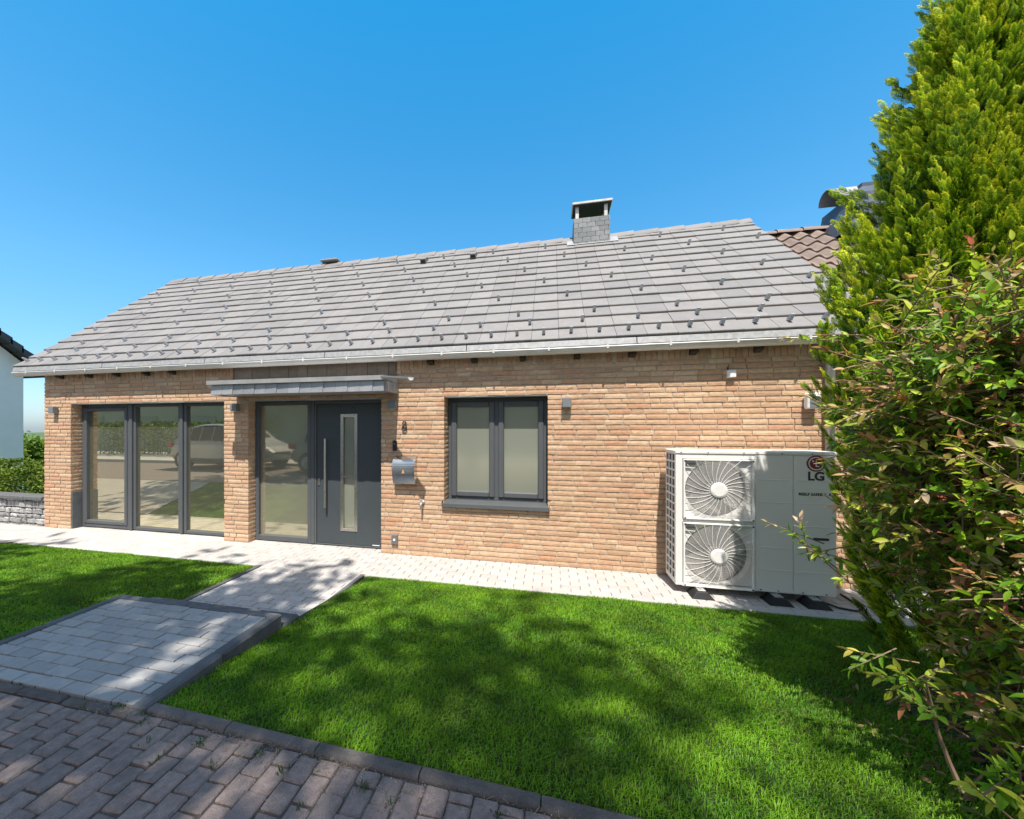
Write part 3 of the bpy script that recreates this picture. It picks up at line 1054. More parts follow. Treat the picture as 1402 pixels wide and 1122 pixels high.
# two-leaf window
WY = FY + 0.19
mb = MB()
w0, w1 = O3[0] + 0.006, O3[1] - 0.006
wz0, wz1 = SILL + 0.055, LINT - 0.012
frame_rect(mb, w0, w1, wz0, wz1, 0.055, WY, WY + 0.07, 0.006)
wm = (wx(670, WY) + wx(689.7, WY)) / 2
mb.cbox(wm - 0.03, wm + 0.03, WY, WY + 0.07, wz0 + 0.05, wz1 - 0.05, 0.005)
win = hpart(mb, 'window', M['anth'])
for (a, b) in ((w0 + 0.045, wm - 0.024), (wm + 0.024, w1 - 0.045)):
    mb = MB()
    frame_rect(mb, a, b, wz0 + 0.045, wz1 - 0.045, 0.075, WY - 0.022, WY + 0.05, 0.012)
    hpart(mb, 'sash', M['anth'], win)
    mb = MB()
    a2, b2, c2, d2 = a + 0.07, b - 0.07, wz0 + 0.115, wz1 - 0.115
    mb.add([(a2, WY + .02, c2), (b2, WY + .02, c2), (b2, WY + .02, d2), (a2, WY + .02, d2)], [(0, 1, 2, 3)])
    hpart(mb, 'pane', M['frost'], win)
mb = MB()
prof = [(WY + 0.01, SILL + 0.058), (FY - 0.045, SILL + 0.036), (FY - 0.047, SILL - 0.008), (FY - 0.041, SILL - 0.008), (FY - 0.039, SILL + 0.024), (WY + 0.01, SILL + 0.046)]
mb.extrude(prof, O3[0] - 0.012, O3[1] + 0.012, 'x')
mb.box(O3[0] - 0.022, O3[0] - 0.012, FY - 0.048, WY, SILL - 0.008, SILL + 0.07)
mb.box(O3[1] + 0.012, O3[1] + 0.022, FY - 0.048, WY, SILL - 0.008, SILL + 0.07)
hpart(mb, 'window_sill', M['anth'], win)
# small weep plugs
# ------------------------------------------------------------------ roof
EY, EZ = 4.74, 2.753
RY, RZ_ = 7.61, 5.307
PITCH = math.atan2(RZ_ - EZ, RY - EY)
TX0, TX1 = -9.05, 3.35
SL = math.hypot(RY - EY, RZ_ - EZ)
cs, sn = math.cos(PITCH), math.sin(PITCH)


def rp(x, s, h):
    """roof coordinates: x along, s up the slope, h above the plane"""
    return (x, EY + s * cs - h * sn, EZ + s * sn + h * cs)


NR = 14
EXP = SL / NR
TW = (TX1 - TX0) / 38
mb = MB()
for r in range(NR):
    for c in range(38):
        a0, a1 = TX0 + c * TW + 0.0018, TX0 + (c + 1) * TW - 0.0018
        s0 = r * EXP + random.uniform(-0.004, 0.004)
        s1 = (r + 1) * EXP + 0.03
        dh = random.uniform(-0.0025, 0.0025)
        h0, h1 = 0.008 + dh, -0.020 + dh
        t = 0.026
        e = 0.006
        vs = [rp(a0, s0, h0), rp(a1, s0, h0), rp(a1, s0, h0 + t - e), rp(a0, s0, h0 + t - e),
              rp(a1, s0 + e, h0 + t), rp(a0, s0 + e, h0 + t), rp(a1, s1, h1 + t), rp(a0, s1, h1 + t), rp(a1, s1, h1), rp(a0, s1, h1)]
        fs = [(0, 1, 2, 3), (3, 2, 4, 5), (5, 4, 6, 7), (7, 6, 8, 9), (9, 8, 1, 0), (0, 3, 5, 7, 9), (1, 8, 6, 4, 2)]
        mb.add(vs, fs)
roof = hpart(mb, 'roof', M['tile'])
# underlay, back slope, soffit
mb = MB()
p0, p1 = rp(TX0 + .02, -0.02, -0.03), rp(TX1 - .002, -0.02, -0.03)
q0, q1 = rp(TX0 + .02, SL, -0.03), rp(TX1 - .002, SL, -0.03)
mb.add([p0, p1, q1, q0, rp(TX0 + .02, -0.02, -0.1), rp(TX1 - .002, -0.02, -0.1), rp(TX1 - .002, SL, -0.1), rp(TX0 + .02, SL, -0.1)],
       [(0, 1, 2, 3), (4, 7, 6, 5), (0, 4, 5, 1), (0, 3, 7, 4), (1, 5, 6, 2), (3, 2, 6, 7)])
by = 2 * RY - EY
mb.add([(TX0 + .02, RY, RZ_), (TX1 - .002, RY, RZ_), (TX1 - .002, by, EZ), (TX0 + .02, by, EZ), (TX0 + .02, RY, RZ_ - .1), (TX1 - .002, RY, RZ_ - .1), (TX1 - .002, by, EZ - .1), (TX0 + .02, by, EZ - .1)],
       [(0, 1, 2, 3), (4, 7, 6, 5), (0, 4, 5, 1), (0, 3, 7, 4), (1, 5, 6, 2), (3, 2, 6, 7)])
hpart(mb, 'roof_deck', M['roof_dark'], roof)
# ridge caps
mb = MB()
x = TX0 - 0.01
while x < TX1 - 0.05:
    ln = 0.42
    x1_ = min(x + ln + 0.03, TX1)
    ht, lo_ = (0.052, 0.036)
    for (xa, xb, ha, hb) in ((x, x1_, 0.036, 0.056),):
        pr = [(-0.145, -0.140), (-0.135, -0.108), (-0.045, -0.018), (0.045, -0.018), (0.135, -0.108), (0.145, -0.140), (0.12, -0.14), (0.0, -0.05), (-0.12, -0.14)]
        vs = [(xa, RY + a, RZ_ + 0.035 + b) for a, b in pr] + [(xb, RY + a, RZ_ + 0.058 + b) for a, b in pr]
        n = len(pr)
        fs = [(i, (i + 1) % n, n + (i + 1) % n, n + i) for i in range(n)] + [tuple(range(n))[::-1], tuple(range(n, 2 * n))]
        mb.add(vs, fs)
    x += ln
xv = wx(462, RY)
mb.cbox(xv - 0.36, xv + 0.05, RY - 0.12, RY + 0.12, RZ_ + 0.05, RZ_ + 0.105, 0.02)
hpart(mb, 'ridge_cap', M['tile'], roof)
# snow hooks
hook = MB()
hp = [(-0.019, 0), (0.019, 0), (0.015, 0.034), (-0.015, 0.034)]


def hook_mesh(mb, x, s, k=1.0):
    w = 0.019 * k
    b = 0.032
    # bent strip: foot lying up the slope, upright nose at its lower end
    vs = [rp(x - w, s, b), rp(x + w, s, b), rp(x + w, s - 0.010, b + 0.080), rp(x - w, s - 0.010, b + 0.080),
          rp(x - w, s + 0.05, b - 0.004), rp(x + w, s + 0.05, b - 0.004),
          rp(x - w * .8, s + 0.008, b + 0.076), rp(x + w * .8, s + 0.008, b + 0.076)]
    mb.add(vs, [(0, 1, 2, 3), (3, 2, 7, 6), (6, 7, 5, 4), (0, 3, 6, 4), (1, 5, 7, 2), (0, 4, 5, 1)])


pos = []
for c in range(38):
    pos.append((TX0 + (c + 0.45) * TW, 0.5 * EXP))
for c in range(19):
    pos.append((TX0 + (2 * c + 0.9) * TW, 1.55 * EXP))
for r in range(2, 13, 2):
    for c in range(15):
        x = TX0 + (3 * c + 2.4 - 0.5 * (r - 2)) * TW
        if TX0 + 0.15 < x < TX1 - 0.15 and not (r > 10 and 0.2 < x < 1.2):
            pos.append((x, (r + 0.5) * EXP))
pos.sort(key=lambda p: math.hypot(p[0], EY + p[1] * cs))
proto_mesh = None
for i, (x, s) in enumerate(pos[:100]):
    h = MB()
    if proto_mesh is None:
        hook_mesh(h, 0, 0)
        o = hpart(h, 'snow_hook', M['hook'], roof)
        proto_mesh = o
        base = Vector(rp(0, 0, 0))
        o.location = Vector(rp(x, s, 0)) - base
    else:
        o = proto_mesh.copy()
        COL.objects.link(o)
        o.parent = roof
        o.location = Vector(rp(x, s, 0)) - base
h = MB()
for (x, s) in pos[100:]:
    hook_mesh(h, x, s)
o = hpart(h, 'snow_hook', M['hook'], roof)
o['kind'] = 'stuff'
# two roof vents
for (u, v) in ((580, 362), (648, 353)):
    Yv = 7.18
    xv = wx(u, Yv)
    sv = (Yv - EY) / cs
    mb = MB()
    a, b = xv - 0.055, xv + 0.055
    vs = [rp(a, sv, 0.02), rp(b, sv, 0.02), rp(b, sv, 0.11), rp(a, sv, 0.11), rp(b, sv + 0.16, 0.09), rp(a, sv + 0.16, 0.09), rp(b, sv + 0.22, 0.005), rp(a, sv + 0.22, 0.005)]
    mb.add(vs, [(0, 1, 2, 3), (3, 2, 4, 5), (5, 4, 6, 7), (0, 3, 5, 7), (1, 6, 4, 2), (0, 7, 6, 1)])
    mb.add([rp(a + .012, sv - .002, 0.034), rp(b - .012, sv - .002, 0.034), rp(b - .012, sv - .002, 0.085), rp(a + .012, sv - .002, 0.085)], [(0, 1, 2, 3)], 1)
    hpart(mb, 'roof_vent', [M['tile'], M['black']], roof)
# eave flashing
mb = MB()
x = TX0 + 0.01
pf = [(EY - 0.012, EZ - 0.004), (EY - 0.030, EZ - 0.078), (EY - 0.026, EZ - 0.080), (EY - 0.006, EZ - 0.006)]
while x < TX1:
    mb.extrude(pf, x, min(x + 1.99, TX1), 'x')
    x += 2.0
hpart(mb, 'eave_flashing', M['flash'])
# gutter: half-round trough with bead and brackets
GY, GZ, GR = 4.716, 2.642, 0.056
mb = MB()
prof = [(GY - GR * math.cos(t), GZ - GR * math.sin(t)) for t in [math.pi * k / 12 for k in range(13)]]
prof += [(GY + (GR - .003) * math.cos(t), GZ - (GR - .003) * math.sin(t)) for t in [math.pi * k / 12 for k in range(13)]]
G0, G1 = -8.96, 3.30
x = G0
while x < G1:
    mb.extrude(prof, x, min(x + 3.0, G1), 'x')
    x += 3.0
mb.tube([(G0, GY - GR, GZ + .004), (G1, GY - GR, GZ + .004)], 0.0085, 8)
for xe in (G0, G1):
    mb.extrude([(GY - (GR - .002) * math.cos(t), GZ - (GR - .002) * math.sin(t)) for t in [math.pi * k / 12 for k in range(13)]], xe - 0.003, xe + 0.003, 'x')
gut = hpart(mb, 'gutter', M['gutter'])
x = G0 + 0.35
bproto = None
while x < G1:
    if bproto is None:
        mb = MB()
        pr = [(GY - (GR + .004) * math.cos(t), GZ - (GR + .004) * math.sin(t)) for t in [math.pi * k / 10 for k in range(11)]]
        pr2 = [(GY + (GR + .0005) * math.cos(t), GZ - (GR + .0005) * math.sin(t)) for t in [math.pi * k / 10 for k in range(11)]]
        mb.extrude(pr + pr2, -0.011, 0.011, 'x')
        mb.box(-0.011, 0.011, GY - GR - 0.016, GY - GR - .004, GZ - 0.02, GZ + 0.02)
        bproto = hpart(mb, 'gutter_bracket', M['gutter'], gut)
        bproto.location = (x, 0, 0)
    else:
        o = bproto.copy()
        COL.objects.link(o)
        o.parent = gut
        o.location = (x, 0, 0)
    x += 0.66
# rafter tails
xr = [wx(u) for u in (86, 125, 163, 203, 239, 591, 650, 716, 790, 865, 948, 1036)]
for x in xr:
    mb = MB()
    zb = 2.535
    mb.add([(x - .035, FY + .02, zb), (x + .035, FY + .02, zb), (x + .035, 4.775, zb + 0.03), (x - .035, 4.775, zb + 0.03),
            (x - .035, FY + .02, 2.70), (x + .035, FY + .02, 2.70), (x + .035, 4.775, 2.66), (x - .035, 4.775, 2.66)],
           [(0, 3, 2, 1), (4, 5, 6, 7), (0, 1, 5, 4), (2, 3, 7, 6), (0, 4, 7, 3), (1, 2, 6, 5)])
    hpart(mb, 'rafter_tail', M['wood_dark'])
# boarded soffit strip between rafters
mb = MB()
mb.box(TX0 + 0.03, TX1 - 0.03, 4.78, FY + 0.02, 2.668, 2.68)
hpart(mb, 'soffit', M['wood_dark'])
# verge boards
mb = MB()
for (xx) in (TX0 + 0.03,):
    mb.add([rp(xx, 0, -0.10), rp(xx, SL, -0.10), rp(xx, SL, -0.005), rp(xx, 0, -0.005), rp(xx + .02, 0, -0.10), rp(xx + .02, SL, -0.10), rp(xx + .02, SL, -0.005), rp(xx + .02, 0, -0.005)],
           [(0, 3, 2, 1), (4, 5, 6, 7), (0, 1, 5, 4), (2, 3, 7, 6), (0, 4, 7, 3), (1, 2, 6, 5)])
hpart(mb, 'verge_board', M['slate_dark'])
# wall plate filling between wall top and roof
mb = MB()
mb.box(HX0 + 0.01, HX1 - .01, FY + 0.03, FY + 0.2, WALLTOP + .002, 2.75)
hpart(mb, 'wall_plate', M['wood_dark'])

# chimney
CX0, CX1, CY0, CY1 = 0.40, 1.03, 7.30, 7.74
CZT = 5.545
mb = MB()
mb.box(CX0 + .012, CX1 - .012, CY0 + .012, CY1 - .012, 4.7, CZT - 0.004)
z = 4.93
r = 0
while z < CZT - 0.02:
    for face in ('f', 'l', 'r', 'b'):
        lo, hi = (CX0, CX1) if face in 'fb' else (CY0, CY1)
        a = lo - (0.07 if r % 2 else 0)
        while a < hi - 0.005:
            b0, b1 = max(a, lo) + .004, min(a + 0.15, hi) - .004
            zt = min(z + 0.083, CZT)
            tq = random.uniform(0, .004)
            if b1 - b0 > 0.02:
                if face == 'f':
                    mb.box(b0, b1, CY0 - tq, CY0 + .02, z, zt)
                elif face == 'b':
                    mb.box(b0, b1, CY1 - .02, CY1 + tq, z, zt)
                elif face == 'l':
                    mb.box(CX0 - tq, CX0 + .02, b0 + .02, b1 - .0, z, zt)
                else:
                    mb.box(CX1 - .02, CX1 + tq, b0 + .02, b1 - .0, z, zt)
            a += 0.15
    z += 0.088
    r += 1
chim = hpart(mb, 'chimney', M['chim'])
mb = MB()
mb.cbox(CX0 - 0.03, CX1 + 0.04, CY0 - 0.05, CY1 + 0.0, 5.775, 5.82, 0.008)
mb.box(CX0 - 0.01, CX1 + 0.02, CY0 - 0.035, CY1 - .015, 5.765, 5.776, 1)  # black sheet under the cap stands in for its shade
hpart(mb, 'chimney_cap', [M['zinc'], M['black']], chim)
for (xx, yy) in ((CX0 + .06, CY0 + .05), (CX1 - .07, CY0 + .05), (CX0 + .06, CY1 - .05), (CX1 - .07, CY1 - .05)):
    mb = MB()
    mb.cbox(xx - .03, xx + .03, yy - .03, yy + .03, CZT - .01, 5.777, 0.004)
    hpart(mb, 'cap_post', M['zinc'], chim)
mb = MB()
mb.add([rp(CX0 - .12, (CY0 - EY) / cs - 0.0, 0.036), rp(CX1 + .14, (CY0 - EY) / cs - 0.0, 0.036), rp(CX1 + .14, SL - .03, 0.036), rp(CX0 - .12, SL - .03, 0.036)], [(0, 1, 2, 3)])
mb.add([rp(CX0 - .12, (CY0 - EY) / cs - 0.0, 0.030), rp(CX1 + .14, (CY0 - EY) / cs - 0.0, 0.030), rp(CX1 + .14, SL - .03, 0.030), rp(CX0 - .12, SL - .03, 0.030)], [(3, 2, 1, 0)])
hpart(mb, 'chimney_flashing', M['lead'], chim)

# slate strip over the door canopy and the canopy
mb = MB()
sx0, sx1 = wx(322), wx(541)
x = sx0
k = 0
while x < sx1 - 0.02:
    w = min(0.155, sx1 - x)
    mb.box(x + .002, x + w - .002, FY - 0.018 - 0.004 * (k % 2), FY + .0, 2.36, 2.60)
    x += 0.155
    k += 1
mb.box(sx0 - .02, sx0, FY - 0.026, FY, 2.36, 2.60)
mb.box(sx1, sx1 + .02, FY - 0.026, FY, 2.36, 2.60)
hpart(mb, 'slate_cladding', M['slate_dark'])
CW = 0.46
cx0, cx1 = wx(289, FY - CW), wx(526, FY - CW)
CB, CT = 2.165, 2.30
cy0 = FY - CW
mb = MB()
mb.box(cx0 + .02, cx1 - .02, cy0 + .02, FY - .026, CB + .01, CT + 0.02)
# sloped top to the wall
mb.add([(cx0, cy0, CT + .02), (cx1, cy0, CT + .02), (cx1, FY - .026, CT + .11), (cx0, FY - .026, CT + .11), (cx0, FY - .026, CT + .0), (cx1, FY - .026, CT + .0)],
       [(0, 1, 2, 3), (0, 3, 4), (1, 5, 2), (3, 2, 5, 4), (0, 4, 5, 1)])
can = hpart(mb, 'door_canopy', M['lead'])
mb = MB()
n = 15
w = (cx1 - cx0) / n
for i in range(n):
    a = cx0 + i * w
    sk = 0.018
    t = 0.006 * (1 + (i % 2) * 0.5)
    vs = [(a - .002, cy0 - t, CB), (a + w + .012, cy0 - t - .006, CB), (a + w + .012 + sk, cy0 - t - .006 + .004, CT), (a + sk, cy0 - t + .004, CT),
          (a - .002, cy0 + .02, CB), (a + w + .012, cy0 + .02, CB), (a + w + .012 + sk, cy0 + .02, CT), (a + sk, cy0 + .02, CT)]
    if i == n - 1:
        for q in (1, 2, 5, 6):
            vs[q] = (cx1, vs[q][1], vs[q][2])
    mb.add(vs, [(0, 1, 2, 3), (4, 7, 6, 5), (0, 4, 5, 1), (3, 2, 6, 7), (0, 3, 7, 4), (1, 5, 6, 2)])
for i in range(4):
    a = cy0 + 0.02 + i * 0.1
    mb.box(cx1 - .02, cx1 + .004 + .003 * (i % 2), a + .001, a + .099, CB, CT)
    mb.box(cx0 - .004 - .003 * (i % 2), cx0 + .018, a + .001, a + .099, CB, CT)
hpart(mb, 'fascia_slates', M['lead'], can)
mb = MB()
prof = [(cy0 - 0.045, CT + .0), (cy0 - 0.05, CT + 0.055), (cy0 + 0.03, CT + 0.062), (cy0 + 0.03, CT + .003)]
mb.extrude(prof, cx0 - 0.03, cx1 + 0.02, 'x')
hpart(mb, 'edge_trim', M['zinc'], can)
# spout running out diagonally from the right corner
mb = MB()
tip = Vector((-1.56, FY - 0.74, 2.285))
rt = Vector((cx1 - 0.03, cy0 + .0, CT + 0.055))
d = (tip - rt).normalized()
sd = d.cross(Vector((0, 0, 1))).normalized() * 0.045
upv = Vector((0, 0, 1))
pr = []
for k in range(9):
    t = math.pi * k / 8
    pr.append(sd * math.cos(t) - upv * 0.04 * math.sin(t))
pr2 = [p * 0.92 for p in pr[::-1]]
vs = [rt + p for p in pr + pr2] + [tip + p for p in pr + pr2]
n = 18
mb.add(vs, [(i, (i + 1) % n, n + (i + 1) % n, n + i) for i in range(n)] + [tuple(range(n))[::-1], tuple(range(n, 2 * n))])
hpart(mb, 'spout', M['zinc'], can)
# downpipe at the right end of the brick front
mb = MB()
xp = wx(1137, FY - .06)
mb.tube([(xp, GY + 0.02, GZ - .05), (xp, GY + .03, 2.50), (xp, FY - 0.055, 2.40), (xp, FY - 0.055, 0.02)], 0.04, 14)
hpart(mb, 'downpipe', M['zinc'], smooth=True)


# ------------------------------------------------------------------ things fixed to or hanging on the front
def wall_lamp(u, v0, v1, label):
    pr = 0.085
    Y = FY - pr
    zt, zb = wz(u, v0, Y), wz(u, v1, Y)
    x = wx(u, FY - 0.04)
    t = thing('wall_lamp', label, 'wall lamp', 'grey cube wall lamps on the brick front', (x, FY, zb))
    h = zt - zb
    w = h * 0.98
    mb = MB()
    mb.cbox(-w / 2, w / 2, -pr, -0.012, 0.0, h, 0.003)
    mb.build('housing', M['lamp_grey'], t)
    mb = MB()
    mb.cbox(-w / 2 + .012, w / 2 - .012, -0.0125, -0.001, 0.012, h - 0.012, 0.002)
    mb.build('back_plate', M['lamp_grey'], t)
    mb = MB()
    mb.box(-w / 2 + .01, w / 2 - .01, -pr + .01, -0.02, -0.002, 0.0005)
    mb.build('diffuser', M['white_plastic'], t)


wall_lamp(73.5, 557, 566, 'grey cube wall lamp at the far left corner pier of the brick house')
wall_lamp(322, 553, 563, 'grey cube wall lamp on the brick pier between glazed wall and front door')
wall_lamp(538, 548.5, 560, 'grey cube wall lamp right of the front door, under the canopy end')
wall_lamp(776, 545, 557.5, 'grey cube wall lamp on sunlit brick right of the two-leaf window')

# mailbox
mx = wx(552.5, FY - .1)
mz0, mz1 = wz(552, 663, FY - .11), wz(552, 624, FY - .10)
mail = thing('mailbox', 'curved stainless steel mailbox with a small brass emblem', 'mailbox', None, (mx, FY, mz0))
mh = mz1 - mz0
prof = []
for k in range(15):
    t = k / 14
    z = mh * t
    y = -0.085 - 0.035 * math.sin(math.pi * min(1, t * 1.05)) + (0.09 * max(0, (t - 0.80) / 0.2) ** 1.6)
    prof.append((y, z))
prof += [(-0.004, mh), (-0.004, 0.0)]
mb = MB()
mb.extrude(prof, -0.155, 0.155, 'x')
mb.build('body', M['mail'], mail)
mb = MB()
mb.cbox(-0.158, 0.158, -0.122, -0.10, mh * 0.70, mh * 0.715, 0.002)
mb.build('flap_edge', M['mail'], mail)
mb = MB()
c = (0.0, -0.1235, mh * 0.43)
mb.add([(c[0] - .02, c[1], c[2] - .02), (c[0] + .02, c[1], c[2] - .02), (c[0] + .008, c[1], c[2] + .022), (c[0] - .006, c[1], c[2] + .022),
        (c[0] - .02, c[1] + .01, c[2] - .02), (c[0] + .02, c[1] + .01, c[2] - .02), (c[0] + .008, c[1] + .01, c[2] + .022), (c[0] - .006, c[1] + .01, c[2] + .022)],
       [(0, 1, 2, 3), (4, 7, 6, 5), (0, 4, 5, 1), (1, 5, 6, 2), (2, 6, 7, 3), (3, 7, 4, 0)])
mb.build('emblem', M['gold'], mail)
# small black bell box
bx, bz = wx(540, FY - .03), wz(540, 611, FY - .03)
bell = thing('intercom', 'small black upright box on the brick just above the mailbox', 'intercom', None, (bx, FY, bz))
mb = MB()
mb.cbox(-0.028, 0.028, -0.035, -0.001, -0.065, 0.075, 0.008)
mb.build('case', M['black'], bell)
mb = MB()
mb.tube([(0, -0.036, 0.03), (0, -0.041, 0.03)], 0.012, 12)
mb.build('button', M['grey_plastic'], bell)
# tap
tx, tz = wx(579, FY), wz(579, 688, FY)
tap = thing('garden_tap', 'small metal garden tap on the brick wall below the mailbox', 'tap', None, (tx, FY, tz))
mb = MB()
mb.tube([(0, 0, 0), (0, -0.012, 0)], 0.03, 16)
mb.tube([(0, -0.01, 0), (0, -0.06, 0), (0, -0.085, -0.012), (0, -0.09, -0.05)], [0.013, 0.013, 0.012, 0.011], 12)
mb.build('spout', M['zinc'], tap, smooth=True)
mb = MB()
mb.tube([(0, -0.05, 0.01), (0, -0.05, 0.035)], 0.008, 8)
mb.tube([(-0.028, -0.05, 0.036), (0.028, -0.05, 0.04)], 0.008, 8)
mb.build('handle', M['zinc'], tap)
# socket low by the door
sx_, sz_ = wx(541, FY), wz(541, 738.5, FY)
sk = thing('outdoor_socket', 'dark square outdoor socket low on the brick beside the front door', 'socket', None, (sx_, FY, sz_))
mb = MB()
mb.cbox(-0.045, 0.045, -0.03, -0.001, -0.068, 0.068, 0.008)
mb.build('case', M['grey_plastic'], sk)
mb = MB()
mb.tube([(0, -0.03, 0), (0, -0.036, 0)], 0.016, 14)
mb.build('button', M['white_plastic'], sk)
# white sensor box
vx, vz = wx(1000, FY), wz(1000, 512.5, FY)
sn_ = thing('sensor_box', 'small white sensor box under the eaves in the shaded brick', 'sensor', None, (vx, FY, vz))
mb = MB()
mb.cbox(-0.042, 0.042, -0.045, -0.001, -0.042, 0.042, 0.006)
mb.build('case', M['white_plastic'], sn_)
mb = MB()
mb.tube([(-0.03, -0.02, 0.042), (-0.03, -0.012, 0.06), (-0.03, 0.0, 0.075)], 0.006, 8)
mb.build('cable', M['black'], sn_)
# white floodlight at the right, partly behind the leaves
fx, fz = wx(1114, FY - .08), wz(1114, 549, FY - .08)
fl = thing('floodlight', 'white wall floodlight beside the conifer, above the heat pump', 'floodlight', None, (fx, FY, fz))
mb = MB()
mb.cbox(-0.06, 0.06, -0.10, -0.02, -0.085, 0.085, 0.012)
mb.build('housing', M['white_plastic'], fl)
mb = MB()
mb.cbox(-0.045, 0.045, -0.1035, -0.0995, -0.07, 0.05, 0.002)
mb.build('lens', M['lamp_grey'], fl)
mb = MB()
mb.tube([(0, -0.03, -0.02), (0, -0.001, -0.02)], 0.03, 14)
mb.build('bracket', M['white_plastic'], fl)


def text_mesh(name, body, size, depth, mat, parent, loc, bold=0.0):
    cu = bpy.data.curves.new(name, 'FONT')
    cu.body = body
    cu.size = size
    cu.extrude = depth
    cu.offset = bold
    cu.align_x = 'CENTER'
    cu.align_y = 'CENTER'
    tmp = bpy.data.objects.new(name, cu)
    COL.objects.link(tmp)
    dg = bpy.context.evaluated_depsgraph_get()
    me = bpy.data.meshes.new_from_object(tmp.evaluated_get(dg))
    bpy.data.objects.remove(tmp)
    me.materials.clear()
    me.materials.append(mat)
    o = bpy.data.objects.new(name, me)
    COL.objects.link(o)
    o.parent = parent
    o.location = loc
    o.rotation_euler = (R(90), 0, 0)
    return o


# house number 8
nx_, nz_ = wx(554.5, FY), wz(554.5, 583.5, FY)
num = thing('house_number', 'dark metal house number 8 on the brick right of the door', 'house number', None, (nx_, FY, nz_))
mb = MB()
for (zc, rx_, rz_) in ((0.033, 0.022, 0.028), (-0.028, 0.029, 0.036)):
    pts = [(rx_ * math.cos(t), -0.022, zc + rz_ * math.sin(t)) for t in [2 * math.pi * k / 20 for k in range(21)]]
    mb.tube(pts, 0.0095, 8, cap=False)
for zc in (0.06, -0.06):
    mb.tube([(0, -0.022, zc), (0, 0.005, zc)], 0.004, 6)
mb.build('numeral', M['numeral'], num, smooth=True)

# ------------------------------------------------------------------ heat pump
AY = 4.36
AX0, AX1 = wx(925, AY), wx(1145, AY)
AZ0, AZ1 = 0.082, 1.475
AD = 0.35
hpmp = thing('heat_pump', 'white two-fan heat pump standing on rubber feet against the brick wall', 'heat pump', None, (AX0, AY, 0))
AW = AX1 - AX0
gxa, gxb = wx(934.5, AY) - AX0, wx(1033.5, AY) - AX0
ga = [(wz(983, 713.5, AY), wz(983, 628.5, AY)), (wz(983, 806.5, AY) + 0.0, wz(983, 716.5, AY))]
mb = MB()
# casing: top, bottom, right, back, front panels and border round the fan bays
mb.cbox(-0.006, AW + .006, -0.008, AD + .006, AZ1 - 0.035, AZ1, 0.006)
mb.cbox(0, AW, 0.0, AD, AZ0, AZ0 + 0.03, 0.004)
mb.cbox(AW - 0.02, AW, 0.0, AD - .001, AZ0 + .03, AZ1 - .035, 0.003)
mb.box(0.02, AW - .02, AD - 0.02, AD - .002, AZ0 + .03, AZ1 - .035)
mb.cbox(0, gxa, 0.0, 0.03, AZ0 + .03, AZ1 - .035, 0.003)
mb.box(gxa, gxb, 0.001, 0.03, ga[0][1], AZ1 - .035)
mb.box(gxa, gxb, 0.001, 0.03, ga[1][1], ga[0][0])
mb.box(gxa, gxb, 0.001, 0.03, AZ0 + .03, ga[1][0])
case = mb.build('casing', M['white_metal'], hpmp)
px_mid = wx(1086, AY) - AX0
for (a, b, lab) in ((gxb + .002, px_mid - .0025, 0), (px_mid + .0025, AW - .0005, 1)):
    mb = MB()
    mb.cbox(a, b, -0.003, 0.02, AZ0 + .006, AZ1 - .0365, 0.003)
    for q in range(5):
        z = AZ0 + 0.22 + q * 0.222
        mb.cbox(a + 0.035, b - 0.03, -0.0065, -0.0025, z, z + 0.006, 0.0015)
    mb.build('service_panel', M['white_metal'], hpmp)
mb = MB()
mb.cbox(AW - .19, AW - .06, -0.006, -0.002, 0.62, 0.645, 0.003)
mb.build('grip', M['dark'], hpmp)
